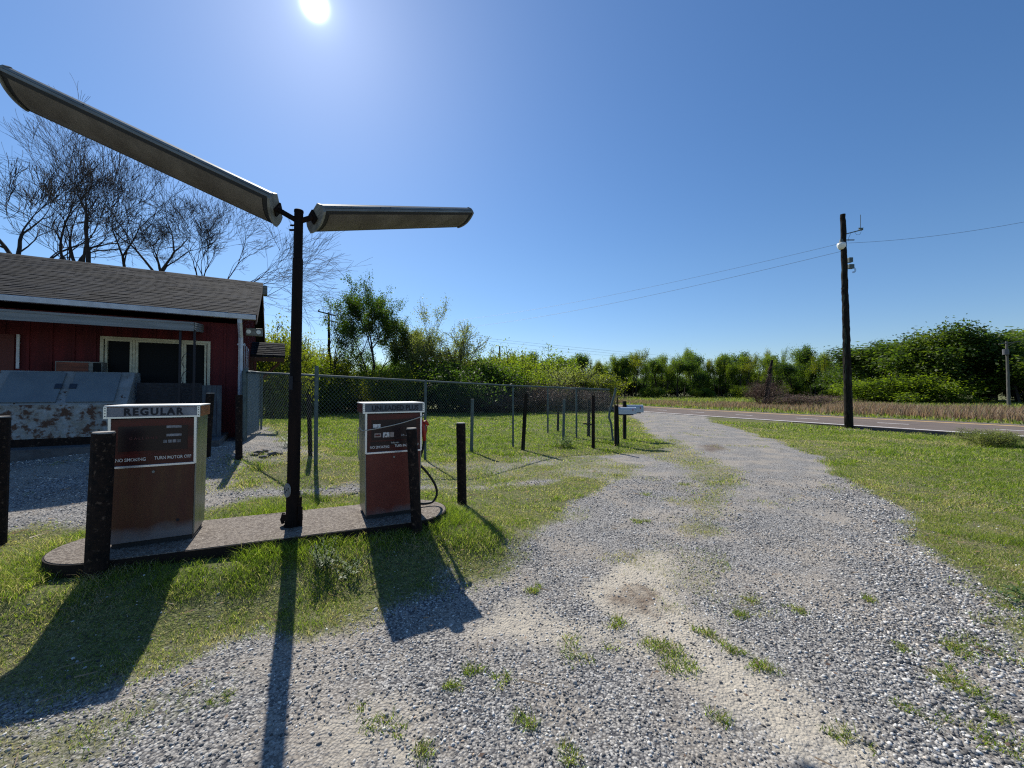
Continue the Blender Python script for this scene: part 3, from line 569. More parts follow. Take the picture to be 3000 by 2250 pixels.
# tall dry grass and field across the road
rl = roadline(9.3)
def band(n, o0, o1, ylo, yhi):
    y = ylo * (yhi / ylo) ** rng.random(n); off = o0 + (o1 - o0) * rng.random(n)
    x = np.interp(y, rl[::-1, 1], rl[::-1, 0]) + (off - 9.3) * 1.1
    return x, y
x, y = band(52000, 11.5, 27, 8, 70); k = vnoise(x, y, .25, 4, 3) > 0.36 + 0.14 * S((0.85 - x / y) / 0.3); x, y = x[k], y[k]; n = len(x)
far = np.hypot(x, y) / 40
o = blades(x, y, (0.40 + 0.65 * rng.random(n)) * (0.35 + 1.1 * vnoise(x, y, .16, 8, 2)) * (0.55 + 0.45 * S((x / y - 0.65) / 0.3)), 0.022 + 0.02 * far, 0.12 + 0.35 * rng.random(n), 'tall_dry_grass', M['dry'], rnd=np.clip(rng.beta(2, 2, n) + .35 * (rng.random(n) < .2), 0, 1))
tag(o, 'tall brown dry grass along the far side of the road', 'dry grass', kind='stuff')
x, y = band(70000, 8.3, 75, 8, 120); n = len(x)
o = blades(x, y, 0.12 + 0.25 * rng.random(n) * np.clip(y / 40, .5, 1.3), 0.04 + 0.05 * np.hypot(x, y) / 60, .3 + .5 * rng.random(n), 'field_grass', M['field'])
tag(o, 'green rough grass of the field beyond the road', 'field grass', kind='stuff')

# ------------------------------------------------------------------ pump island
IZ = 0.30                                     # top of the concrete island
ISL = Vector((4.86 * N23[0], 4.86 * N23[1], 0))
def isl(u, n): return Vector((u * U23[0] + n * N23[0], u * U23[1] + n * N23[1], IZ))
root = empty('pump_island', isl(0, 4.86) - Vector((0, 0, IZ)), R(23), label='long low concrete pump island with rounded ends', cat='pump island')
def stadium(x0, x1, r, k=20):
    a = [(x1 + r * math.cos(t), r * math.sin(t)) for t in np.linspace(-math.pi / 2, math.pi / 2, k)]
    b = [(x0 + r * math.cos(t), r * math.sin(t)) for t in np.linspace(math.pi / 2, 3 * math.pi / 2, k)]
    return a + b
MB().prism(stadium(-1.88, 0.69, 0.468), 0.0, IZ, 'z').build('slab', M['concrete'], root)
o = MB(); a = stadium(-1.88, 0.69, 0.482); b = stadium(-1.88, 0.69, 0.470); n = len(a)
v = [(*p, z) for z in (0.0, IZ - 0.006) for p in a] + [(*p, IZ - 0.006) for p in b]
o.raw(v, [(i, (i + 1) % n, n + (i + 1) % n, n + i) for i in range(n)] + [(n + i, n + (i + 1) % n, 2 * n + (i + 1) % n, 2 * n + i) for i in range(n)])
o.build('kerb_band', M['steel_edge'], root)

# ------------------------------------------------------------------ fuel pumps
def fuel_pump(u0, label, red, unleaded, header_glass, side_hdr):
    r = empty('fuel_pump', isl(u0, 4.668 + 0.235), R(28), label=label, cat='fuel pump', group='fuel pumps on the island')
    D0, D1 = -0.235, 0.235
    # steel cabinet: sides and back, a little wider at the top
    c = MB()
    for s in (-1, 1):
        c.raw([(s * .302, D0 + .012, .05), (s * .302, D1, .05), (s * .318, D1, 1.16), (s * .318, D0 + .012, 1.16), (s * .290, D0 + .012, .05), (s * .290, D1, .05), (s * .306, D1, 1.16), (s * .306, D0 + .012, 1.16)],
              [(0, 1, 2, 3), (4, 7, 6, 5), (0, 3, 7, 4), (1, 5, 6, 2), (0, 4, 5, 1), (3, 2, 6, 7)])
    c.box(-.29, .29, D1 - .012, D1 - .002, .05, 1.16)
    c.build('cabinet', M['steel'], r)
    MB().box(-.285, .285, D0 + .03, D1 - .02, 0, .06).build('plinth', M['dark'], r)
    p = MB(); y = D0
    p.raw([(-.288, y, .05), (.288, y, .05), (.298, y, .715), (-.298, y, .715), (-.288, y + .02, .05), (.288, y + .02, .05), (.298, y + .02, .715), (-.298, y + .02, .715)],
          [(0, 1, 2, 3), (4, 7, 6, 5), (0, 3, 7, 4), (1, 5, 6, 2), (0, 4, 5, 1), (3, 2, 6, 7)])
    fp = p.build('front_panel', red, r)
    MB().tube([(0, D0 - .006, .665), (0, D0 + .004, .665)], .011, 14).build('lock', M['alu'], fp)
    if not unleaded: MB().tube([(.18, D0 - .002, .20), (.18, D0 + .004, .20)], .014, 12).build('bullet_hole', M['black'], fp)
    bz = MB().box(-.295, .295, D0 - .002, D0 + .02, .735, 1.15).build('dial_face', M['bezel'], r)
    MB().box(-.245, .245, D0 - .0045, D0 - .0025, .86, 1.085).build('recess', M['recess'], bz)
    def win(x0, x1, z0, z1, mm=M['silver'], nm='number_window'):
        MB().box(x0, x1, D0 - .009, D0 - .005, z0, z1).build(nm, mm, bz)
    if not unleaded:
        win(.09, .20, 1.062, 1.084); win(.09, .20, .985, 1.007)
        for i in range(4): win(.068 + i * .034, .068 + i * .034 + .026, .925, .953)
        text('lettering', 'G A L L O N S', .032, M['faint'], bz, (-.17, D0 - .0055, .965))
    else:
        dk = mat_counter
        for zz in (1.075, .985, .905): 
            for i in range(5): win(.06 + i * .034, .06 + i * .034 + .028, zz - .012, zz + .014, dk)
        text('number', '33.2', .03, M['lettering'], bz, (.075, D0 - .0105, .897), space=1.35)
        win(-.23, -.15, 1.00, 1.04, M['lettering'], 'sticker'); win(-.215, -.145, .895, .938, M['faint_card'], 'sticker')
        win(-.125, -.055, .89, .945, M['lettering'], 'sticker'); win(-.045, -.005, .89, .945, M['faint_card'], 'sticker')
        text('number', '89', .03, M['black'], bz, (-.108, D0 - .0105, .905))
        MB().box(-.205, -.155, D0 - .012, D0 - .0095, .908, .925).build('sticker', M['maroon'], bz)
        MB().box(-.255, .25, D0 - .004, D0 - .0022, .80, .845).build('recess', M['recess'], bz)
    text('lettering', 'NO SMOKING', .041, M['lettering'], bz, (-.262, D0 - .0045, .772), sx=.80, ext=.001, offset=.0006)
    text('lettering', 'TURN MOTOR OFF', .041, M['lettering'], bz, (.005, D0 - .0045, .776), sx=.76, ext=.001, offset=.0006)
    text('lettering', 'Tokheim', .026, M['lettering'] if unleaded else M['faint'], bz, (-.04, D0 - .0065, .818), ext=.001)
    # bright trim round the dial
    for s in (-1, 1): MB().box(s * .302 - .01, s * .302 + .01, D0 - .012, D0 + .02, .72, 1.165).build('side_trim', M['chrome'], r, bevel=.002)
    MB().box(-.300, .300, D0 - .014, D0 + .016, .714, .734).build('bottom_trim', M['chrome'], r, bevel=.002)
    # header
    hb = MB(); hb.box(-.335, .335, D0 - .005, D1 + .012, 1.162, 1.262); hd = hb.build('header', side_hdr, r, bevel=.002)
    MB().box(-.338, .338, D0 - .022, D1 + .016, 1.263, 1.275).build('top_plate', M['white'], r, bevel=.002)
    MB().box(-.322, .322, D0 - .014, D0 - .006, 1.176, 1.258).build('header_glass', header_glass, hd)
    MB().box(-.330, .330, D0 - .020, D0 - .0075, 1.160, 1.174).build('trim', M['chrome'], hd)
    for s in (-1, 1):
        MB().box(s * .328 - .011, s * .328 + .011, D0 - .024, D0 - .004, 1.158, 1.262).build('end_bracket', M['chrome'], hd)
        h = MB()
        for zz in (1.18, 1.205, 1.23, 1.25): h.box(s * .328 - .004, s * .328 + .004, D0 - .026, D0 - .0235, zz - .004, zz + .004)
        h.build('rivets', M['dark'], hd)
    if unleaded: text('lettering', 'UNLEADED PLUS', .079, M['black'], hd, (.012, D0 - .0155, 1.190), sx=.86, ext=.0015, align='CENTER', offset=.002)
    else: text('lettering', 'REGULAR', .088, M['black'], hd, (.0, D0 - .0155, 1.187), sx=.92, ext=.0015, align='CENTER', space=1.28, offset=.0035)
    return r
mat_counter = mat('counter_black', (0.03, 0.012, 0.012), 0.3)
M['faint_card'] = mat('worn_card', (0.36, 0.28, 0.24), 0.6)
pump1 = fuel_pump(-1.61, 'wider looking nearer fuel pump marked REGULAR with faded rusty red front', M['pump_red'], False, M['glass_hdr'], M['orange'])
pump2 = fuel_pump(0.52, 'fuel pump marked UNLEADED PLUS with stickers, red nozzle and a cord round it', M['pump_red2'], True, M['glass_dark'], M['maroon'])
# nozzle, boot and hose on the right flank of the second pump
MB().box(.318, .345, -.06, .06, .84, 1.02).build('nozzle_boot', M['steel'], pump2, bevel=.004)
nz = MB(); nz.tube([(.40, -.03, .80), (.395, -.03, .90), (.375, -.03, 1.00), (.36, -.03, 1.06)], [.020, .026, .03, .022], 10); nz.tube([(.375, -.03, 1.0), (.42, -.04, 1.03), (.445, -.04, .99)], [.025, .028, .016], 10)
nz.tube([(.36, -.03, 1.06), (.335, -.03, 1.11)], [.02, .012], 8)
noz = nz.build('nozzle', M['red'], pump2, smooth=True)
MB().tube([(.425, -.04, .985), (.432, -.04, .93), (.415, -.04, .88), (.398, -.03, .86)], .006, 6).build('nozzle_guard', M['red'], noz)
hp = []
ctrl = [(.40, -.03, .80), (.385, -.02, .70), (.36, 0, .60), (.34, .01, .52), (.36, .0, .50), (.45, .0, .40), (.545, 0, .25), (.57, .0, .13), (.52, -.01, .045), (.42, -.01, .03), (.325, 0, .045)]
def spline(c, n=10):
    c = [Vector(q) for q in c]; out = []
    for i in range(len(c) - 1):
        a, b, d, e = c[max(i - 1, 0)], c[i], c[i + 1], c[min(i + 2, len(c) - 1)]
        for t in np.linspace(0, 1, n, endpoint=False):
            out.append(tuple(0.5 * ((2 * b) + (d - a) * t + (2 * a - 5 * b + 4 * d - e) * t * t + (3 * b - a - 3 * d + e) * t ** 3)))
    out.append(tuple(c[-1])); return out
MB().tube(spline(ctrl), .0145, 10).build('hose', M['rubber'], pump2, smooth=True)
c = MB(); c.tube(spline([(-.325, .13, .60), (-.34, .12, .75), (-.345, .10, .90), (-.335, .06, .985), (-.325, -.10, .965), (-.318, -.252, .975)], 6), .0055, 6)
c.tube(spline([(-.318, -.252, .975), (-.15, -.262, 1.0), (.08, -.262, 1.045), (.315, -.255, 1.115), (.33, -.15, 1.13), (.325, 0, 1.12)], 6), .0055, 6)
o = c.build('bungee_cord', M['rope'], None, smooth=True); o.location = pump2.location; o.rotation_euler = pump2.rotation_euler
tag(o, 'thin pale cord tied slanting across the front of the UNLEADED PLUS pump', 'cord')

# ------------------------------------------------------------------ twin-armed lamp on its pole
LP = isl(-0.47, 4.76)
lamp = empty('forecourt_lamp', LP, label='tall dark steel pole carrying two long fluorescent light boxes spread like wings', cat='lamp post')
HT = 3.30
rg = np.random.default_rng(3)
zz = np.array([0, .35, .355, 1.0, 1.5, 1.505, 2.2, 2.8, 2.805, HT]); rr = np.array([.064, .064, .060, .060, .059, .054, .052, .050, .044, .043])
MB().tube([(0.0 + .010 * z, .0, z) for z in zz], rr, 24).build('pole', M['lamp_pole'], lamp, smooth=False)
c = MB(); c.tube([(0, 0, 0.0), (0, 0, .015)], .085, 20)
for a in range(0, 360, 60):
    x, y = .075 * math.cos(R(a)), .075 * math.sin(R(a)); c.tube([(x, y, 0), (x, y, .07)], .008, 8)
for a in (180, 0):
    x = .078 * math.cos(R(a)); c.box(x - .02, x + .02, -.02, .02, .05, .12)
c.tube([(-.10, 0, .02), (-.115, .01, .06), (-.10, .01, .13)], [.016, .02, .015], 8)
c.build('base_clamp', M['lamp_pole'], lamp, bevel=.003)
c = MB(); c.tube([(.10, -.02, -.0), (.098, -.02, .1), (.092, -.02, .2), (.098, -.02, .31)], [.012, .016, .012, .010], 8); c.box(.075, .11, -.035, -.01, .13, .20); c.build('conduit_stub', M['lamp_pole'], lamp)
c = MB(); cc = [( .0535 * math.sin(t), -.0665 , .38 + .0 + .072 * math.cos(t)) for t in np.linspace(0, 2 * math.pi, 25)[:-1]]
v = [(a, b, z) for a, b, z in cc] + [(a, b + .01, z) for a, b, z in cc]; c.raw(v, [tuple(range(24)), tuple(range(47, 23, -1))] + [(i, (i + 1) % 24, 24 + (i + 1) % 24, 24 + i) for i in range(24)])
cp = c.build('cover_plate', M['roofgrey'], lamp); cp.rotation_euler = (0, 0, R(-28)); cp.location = (0, 0, .0)
cp.data.materials[0] = mat('cover_grey', (0.30, 0.31, 0.30), 0.6, col2=(0.2, 0.2, 0.2), scale=20)
h = MB()
for x, z in ((0, .38), (.03, .40), (-.02, .36), (-.035, .39)): h.box(x - .006, x + .006, -.070, -.0668, z - .006, z + .006)
h.build('screws', M['dark'], cp)
MB().box(-.02, .02, -.062, -.05, 1.42, 1.56).build('hand_hole', M['black'], lamp)
MB().tube([(.033, 0, HT - .002), (.033, 0, HT + .02), (.033, 0, HT + .032)], [.047, .045, .02], 16).build('pole_cap', M['lamp_pole'], lamp)
def light_box(P, az, tilt, roll, L_, W_, stub):
    """P: inner end, centre of the lens plane, in world metres relative to the lamp"""
    a = Vector((math.cos(az) * math.cos(tilt), math.sin(az) * math.cos(tilt), math.sin(tilt)))
    cc = Vector((0, 0, 1)).cross(a).normalized(); n = a.cross(cc).normalized()
    w = cc * math.cos(roll) + n * math.sin(roll); n2 = a.cross(w).normalized()
    Mx = Matrix((a, w, n2)).transposed().to_4x4(); Mx.translation = P
    e = lambda nm, mb, m, par, **k: mb.build(nm, m, par, **k)
    hw = W_ / 2; prof = [(-hw, 0), (-hw - .004, .025), (-hw + .006, .065), (-hw + .035, .105), (hw - .035, .105), (hw - .006, .065), (hw + .004, .03), (hw, 0), (hw - .02, .002), (-hw + .02, .002)]
    hs = e('light_housing', MB().prism(prof, 0.012, L_ - .012, 'x'), M['alu'], lamp)
    hs.matrix_local = Mx
    # shallow grooves and screws on the housing flanks
    g = MB()
    for s in (-1, 1):
        for x in (.35, .75, .9, 1.75): g.tube([(x, s * (hw + .000), .05), (x, s * (hw + .004), .05)], .006, 8)
        g.box(.02, L_ - .02, s * (hw + .0035) - .0015, s * (hw + .0035) + .0015, .028, .032)
    g.build('screws', M['dark'], hs)
    sag = .042; ys_ = np.linspace(-hw + .03, hw - .03, 15)
    arc = lambda y: -sag * (1 - (y / hw) ** 2) - .002
    v = []; 
    for x in (.07, L_ - .07):
        for y in ys_: v.append((x, y, arc(y)))
    MB().raw(v, [(i, i + 1, 15 + i + 1, 15 + i) for i in range(14)]).build('lens', M['lens'], hs, smooth=True)
    fr = MB()
    for x0, x1 in ((.008, .072), (L_ - .072, L_ - .008)):
        yy = np.linspace(-hw, hw, 17); v = [(x, y, arc(y) + .004) for x in (x0, x1) for y in yy]; fr.raw(v, [(i, i + 1, 17 + i + 1, 17 + i) for i in range(16)])
    for s in (-1, 1):
        y0, y1 = s * (hw), s * (hw - .034); fr.raw([(.01, y0, arc(y0) + .006), (L_ - .01, y0, arc(y0) + .006), (L_ - .01, y1, arc(y1) - .003), (.01, y1, arc(y1) - .003)], [(0, 1, 2, 3)])
    fr.build('lens_frame', M['dark'], hs)
    yy = np.linspace(-hw, hw, 13); cap = [(y * 1.02, arc(y) - .012) for y in yy] + [(hw + .008, .03), (hw, .07), (hw - .03, .11), (-hw + .03, .11), (-hw, .07), (-hw - .008, .03)]
    for x0, x1 in ((-.012, .012), (L_ - .012, L_ + .012)): MB().prism(cap, x0, x1, 'x').build('end_cap', M['alu'], hs)
    MB().box(-.03, -.012, -.05, .05, .0, .11).build('mounting_flange', M['lamp_pole'], hs)
    # arm
    q = Mx @ Vector((-.02, 0, .055))
    MB().tube([(.033, 0, HT - .10), tuple(Vector((.033, 0, HT - .10)).lerp(q, .45)), tuple(q)], .027, 12).build('arm', M['lamp_pole'], lamp)
light_box(Vector((-2.08, 4.236, 3.515)) - LP, R(53.5), R(19.6), R(-20), 2.43, .38, None)
light_box(Vector((-2.464, 4.083, 3.549)) - LP, R(190.5), R(23.3), R(23.9), 2.43, .38, None)
c = MB(); c.tube([(.0, .0, 3.16), (-.055, 0, 3.16)], .010, 8); c.tube([(.0, .0, 3.11), (-.06, 0, 3.11)], .012, 8); c.build('bolts', M['lamp_pole'], lamp)

# ------------------------------------------------------------------ steel pipe bollards
def post(px, py, tx, ty, r, label, cat='bollard', name='pipe_bollard', m=None, group='rusty pipe bollards', k=14, cap=True, Y=None, zg=None, seed=1, sq=False):
    B = G(px, py, zg) if Y is None else at(px, py, Y)
    T = at(tx, ty, B.y)
    B.z -= 0.15
    g = np.random.default_rng(seed + abs(int(px))); n = 9; mm = m or M['rust_pipe']
    o = MB().tube([tuple(B.lerp(T, t)) for t in np.linspace(0, 1, n)], r * (1 + .02 * g.random(n)), k)
    V = np.concatenate(o.V); c0 = Vector((B.x, B.y, B.z)); o.V = [V - np.array(c0)]
    b = o.build(name, mm, None); b.location = c0
    tag(b, label, cat, group)
    if cap: MB().tube([tuple(T - c0 - Vector((0, 0, .002))), tuple(T - c0 + Vector((0, 0, .012)))], r * .93, k).build('cap', M['white_cap'], b)
    return b
M['white_cap'] = mat('lichen_cap', (0.40, 0.38, 0.34), 0.9, col2=(0.25, 0.22, 0.2), scale=20)
post(278, 1716, 304, 1269, .0735, 'thick leaning dark bollard in front of the REGULAR pump', zg=.12)
post(-14, 1645, 0, 1223, .070, 'dark bollard cut by the left edge of the picture', zg=.08)
post(1226, 1592, 1205.5, 1257, .054, 'leaning dark bollard in front of the UNLEADED PLUS pump', zg=.10)
post(1354.5, 1488, 1350, 1241, .063, 'dark bollard standing in grass beyond the right end of the island', zg=.11)
post(603, 1338, 616, 1153, .060, 'dark bollard behind the REGULAR pump near the porch step')
post(700, 1346, 700.5, 1157, .052, 'dark bollard just in front of the house corner downspout', cap=False)
post(910, 1337, 904.5, 1155, .040, 'thin dark pipe post just left of the tall grey fence post', cap=False)

# ------------------------------------------------------------------ dark posts and mailboxes along the fence
post(1531, 1319, 1541, 1153, .055, 'dark wooden post in the grass before the middle of the fence', 'post', 'wooden_post', M['old_wood'], 'posts along the fence', cap=False)
post(1738, 1314, 1738, 1158, .050, 'dark post just left of the bent fence post', 'post', 'wooden_post', M['rust_pipe'], 'posts along the fence', cap=False)
o = post(1724, 1280, 1726, 1170, .060, 'dark post with a short crossbar behind the fence', 'post', 'wooden_post', M['old_wood'], 'posts along the fence', cap=False)
o2 = at(1709, 1241, o.location.y); o3 = at(1738, 1244, o.location.y)
MB().tube([tuple(o2 - o.location), tuple(o3 - o.location)], .03, 8).build('crossbar', M['old_wood'], o)
post(1634, 1264, 1636, 1186, .050, 'short dark post behind the fence corner', 'post', 'wooden_post', M['old_wood'], 'posts along the fence', cap=False)
post(1650, 1292, 1653, 1170, .045, 'short grey steel post without rail beside the fence', 'post', 'steel_post', M['galv'], 'posts along the fence')
post(1381, 1325, 1384, 1170, .045, 'short grey steel post in front of the fence beyond the UNLEADED PLUS pump', 'post', 'steel_post', M['galv'], 'posts along the fence')
def mailbox(px, py, ty, box, label, rod=False):
    B = G(px, py); r = empty('mailbox', B, label=label, cat='mailbox', group='pair of roadside mailboxes')
    T = at(px, ty, B.y) - B
    MB().box(-.055, .055, -.055, .055, -.1, T.z).build('post', M['old_wood'], r, bevel=.006)
    x0, x1, y0, y1 = box
    a = at(x0, y1, B.y) - B; b = at(x1, y0, B.y) - B; w = b.x - a.x; h = b.z - a.z
    prof = [(-.10, 0), (.10, 0), (.10, h * .62)] + [(.10 * math.cos(t), h * .62 + h * .38 * math.sin(t)) for t in np.linspace(0.3, math.pi - .3, 8)] + [(-.10, h * .62)]
    MB().prism([(p - .0, q + a.z) for p, q in prof], a.x + .055, b.x, 'x').build('mail_box', M['mail'], r)
    MB().prism([(p * 1.06, (q * 1.02) + a.z) for p, q in prof], b.x, b.x + .02, 'x').build('box_door', M['mail'], r)
    MB().box(a.x + .06, b.x - .06, -.06, .06, a.z - .035, a.z - .002).build('support_board', M['old_wood'], r)
    MB().box(b.x - .10, b.x - .085, -.125, -.105, a.z + h * .5, a.z + h * .75).build('flag', M['red'], r)
    if rod: MB().tube([(.10, .05, -.1), (.06, .04, T.z + .25)], .018, 8).build('rod', M['old_wood'], r)
mailbox(1805.5, 1306, 1187, (1805, 1860, 1193, 1213), 'nearer pale blue mailbox on a thick dark post with a rod behind', True)
mailbox(1830, 1288, 1175, (1830, 1881, 1186, 1208), 'farther pale mailbox on a thin dark post, partly behind the nearer one')

# ------------------------------------------------------------------ chain-link fence
fence = empty('chain_link_fence', G(925, 1366), label='long galvanised chain-link fence with top rail running to a bent end post', cat='fence')
FL = fence.location
TOPH = 1.80
def fpost(P, h, r=.030, bend=None, name='fence_post'):
    P = P - FL
    if bend: pts = [tuple(P + Vector((0, 0, -.1)))] + [tuple(b - FL) for b in bend]
    else: pts = [tuple(P + Vector((0, 0, -.1))), tuple(P + Vector((0, 0, h)))]
    MB().tube(pts, r, 10).build(name, M['galv'], fence, smooth=False)
def gp(px, py): return G(px, py)
line_a = [gp(744, 1338), gp(925, 1366), gp(1170, 1342), gp(1382, 1322), gp(1503, 1311), gp(1797, 1292)]
line_a[0] = at(718, 1325, 8.9); line_a[0].z = float(height(line_a[0].x, 8.9))
line_a[2] = line_a[1].lerp(line_a[4], 0.42); line_a[2].z = float(height(line_a[2].x, line_a[2].y))
line_a = [line_a[0], line_a[1], line_a[2], line_a[4], line_a[5]]
tops_a = [at(718, 1090, line_a[0].y), at(925, 1100, line_a[1].y), None, at(1508, 1130, line_a[3].y), at(1786, 1141, line_a[4].y)]
k = (line_a[2].x - line_a[1].x) / (line_a[3].x - line_a[1].x); tops_a[2] = tops_a[1].lerp(tops_a[3], k)
line_b = [gp(1797, 1292), gp(1689, 1285), gp(1605, 1269)]
tops_b = [tops_a[4], at(1691, 1140, line_b[1].y), at(1607, 1135, line_b[2].y)]
fpost(line_a[1], at(925, 1072, line_a[1].y).z - line_a[1].z, .033)
fpost(line_a[0], tops_a[0].z - line_a[0].z + .08, .038)
for i in (2, 3): fpost(line_a[i], tops_a[i].z - line_a[i].z + .03)
Yb = line_a[4].y
fpost(line_a[4], 0, .036, bend=[at(1790, 1240, Yb), at(1784, 1222, Yb), at(1786, 1205, Yb), at(1802, 1150, Yb), at(1803, 1136, Yb)])
for i in (1, 2): fpost(line_b[i], tops_b[i].z - line_b[i].z + .03, .034)
r = MB(); 
for T in (tops_a, tops_b):
    r.tube([tuple(p - FL) for p in T], .021, 8)
r.build('top_rail', M['galv'], fence)
def netting(mb, A0, A1, T0, T1, pitch=.078, r=.0014):
    Lh = (A1 - A0).length; Ht = ((T0 - A0).length + (T1 - A1).length) / 2
    def P(s, t):   # s along, t up
        a = A0.lerp(A1, s / Lh); b = T0.lerp(T1, s / Lh); q = a.lerp(b, t / Ht); return q - FL + Vector((0, 0, .0))
    V = []; Fc = []
    n = int((Lh + Ht) / pitch)
    for sg in (1, -1):
        for i in range(n):
            s0 = i * pitch - (Ht if sg == 1 else 0)
            # s = s0 + t (sg=1)  or s = s0 - t
            if sg == 1: t0 = max(0, -s0); t1 = min(Ht, Lh - s0)
            else: t0 = max(0, s0 - Lh); t1 = min(Ht, s0)
            if t1 - t0 < .03: continue
            mb.tube([tuple(P(s0 + sg * t0, t0)), tuple(P(s0 + sg * t1, t1))], r, 3, cap=False)
mb = MB()
for L_, T_ in ((line_a, tops_a), (line_b, tops_b)):
    for i in range(len(L_) - 1): netting(mb, L_[i] + Vector((0, 0, .03)), L_[i + 1] + Vector((0, 0, .03)), T_[i], T_[i + 1])
mb.build('netting', M['wire'], fence)
# gate leaf of netting over blue-grey sheet between the house corner and the fence
A0 = at(713, 1330, 8.7); A0.z = float(height(A0.x, A0.y)) + .04; A1 = Vector((-7.15, 11.3, 0)); A1.z = float(height(A1.x, A1.y)) + .04
A1 = at(765, 1295, 10.9); A1.z = float(height(A1.x, A1.y)) + .06
gate = empty('side_gate', A0, label='blue grey sheet metal gate panel behind chain netting at the house corner', cat='gate')
FLs = FL; FL = A0
up0 = Vector((0, 0, at(716, 1083, A0.y).z - A0.z)); up1 = Vector((0, 0, at(765, 1092, A1.y).z - A1.z))
mb = MB(); netting(mb, A0, A1, A0 + up0, A1 + up1, r=.0016); mb.build('netting', M['wire'], gate)
d = (A1 - A0).normalized(); nn = Vector((d.y, -d.x, 0)) * -.05
sh = MB(); Ls = (A1 - A0).length; nr = int(Ls / .10); v = []
for i in range(nr + 1):
    s = i / nr; q = A0.lerp(A1, s) - A0 + nn * (1 + .35 * (i % 2)); u_ = up0.lerp(up1, s); v += [tuple(q), tuple(q + u_ * .985)]
sh.raw(v, [(2 * i, 2 * i + 2, 2 * i + 3, 2 * i + 1) for i in range(nr)]); sh.build('sheet_panel', M['slat'], gate)
g = MB(); g.tube([(0, 0, -.1), tuple(up0)], .036, 10); g.tube([tuple(A1 - A0), tuple(A1 - A0 + up1)], .025, 8); g.tube([tuple(up0 * .98), tuple(A1 - A0 + up1)], .022, 8); g.build('gate_frame', M['galv'], gate)
FL = FLs

# ------------------------------------------------------------------ the red shop
HC = Vector((-6.3, 9.3, 0)); HA = 30.5
hu = Vector((math.cos(R(HA)), math.sin(R(HA)), 0)); hn = Vector((-math.sin(R(HA)), math.cos(R(HA)), 0))
house = empty('red_shop', HC, R(HA), label='red board-and-batten shop with grey shingle roof and white gutter', cat='building')
def hp(px, py, yo=0.0):
    """local x and z of the point seen at a pixel on the plane y = yo of the shop"""
    r = ray(px, py); O = Vector((0, 0, H)) - HC - hn * yo
    t = -O.dot(hn) / r.dot(hn); P = O + r * t; return P.dot(hu), P.z
def gpl(px, py, xo=0.0):
    r = ray(px, py); O = Vector((0, 0, H)) - HC - hu * xo
    t = -O.dot(hu) / r.dot(hu); P = O + r * t; return P.dot(hn), P.z
FLZ = 0.77
EZ = hp(700, 950)[1]                     # eave height at the wall
print('eave', EZ, 'floor', hp(690, 1264)[1])
DEP = 7.4; XL = -11.0
RIDY = DEP / 2; PIT = 22.6; RIDZ = EZ + 0.12 + RIDY * math.tan(R(PIT))
wx0, wz1 = hp(306, 992); wx1, wz1b = hp(609, 1008); wz1 = (wz1 + wz1b) / 2; wz0 = FLZ + .62
print('window', wx0, wx1, wz0, wz1)
w = MB()
w.box(XL, wx0, 0, .12, .3, EZ); w.box(wx1, 0, 0, .12, .3, EZ); w.box(wx0, wx1, 0, .12, .3, wz0); w.box(wx0, wx1, 0, .12, wz1, EZ)
x = 0.0
while x > XL:
    if x > wx1 + .02 or x < wx0 - .02: w.box(x - .04, x, -.018, 0.0, FLZ, EZ - .003)
    else: w.box(x - .04, x, -.018, 0.0, wz1 + .08, EZ - .003)
    x -= .305
w.build('front_wall', M['house_red'], house)
w = MB(); w.prism([(.12, .3), (DEP, .3), (DEP, EZ), (RIDY, RIDZ - .1), (.12, EZ + .05)], -.12, 0.0, 'x'); w.box(XL, -.12, DEP - .12, DEP, .3, EZ)
w.prism([(.12, .3), (DEP - .12, .3), (DEP - .12, EZ), (RIDY, RIDZ - .1), (.12, EZ + .05)], XL, XL + .12, 'x')
y = .2
while y < DEP - .1:
    top = EZ + (min(y, DEP - y)) / RIDY * (RIDZ - .15 - EZ); w.box(0.0, .018, y - .04, y, FLZ - .3, top); y += .305
w.build('gable_wall', M['house_red'], house)
MB().box(XL, 0.001, -.002, .0, 0, .0).V
# roof: two thick slopes with UVs in metres
def roof(par, name, x0, x1, ya, za, yb, zb, th=.06, m=M['shingle']):
    v = [(x0, ya, za), (x1, ya, za), (x1, yb, zb), (x0, yb, zb), (x0, ya, za - th), (x1, ya, za - th), (x1, yb, zb - th), (x0, yb, zb - th)]
    o = MB().raw(v, [(0, 1, 2, 3), (4, 7, 6, 5), (0, 4, 5, 1), (2, 6, 7, 3), (1, 5, 6, 2), (0, 3, 7, 4)]).build(name, m, par)
    uv = o.data.uv_layers.new(name='UVMap'); sl = math.hypot(yb - ya, zb - za)
    co = [(x0, 0), (x1, 0), (x1, sl), (x0, sl)] * 2
    for l in o.data.loops: uv.data[l.index].uv = co[l.vertex_index]
    return o
OV = .38
tn = math.tan(R(PIT))
gxr, gz_ = hp(745, 930, -OV)
XR = .30
slz = hp(745, 930, -OV - .1)[1] + .075; print('slz', slz, EZ)
roof(house, 'roof', XL - .3, XR, -OV, slz, RIDY, slz + (RIDY + OV) * tn)
roof(house, 'roof', XL - .3, XR, DEP + OV, slz, RIDY + .01, slz + (RIDY + OV - .01) * tn)
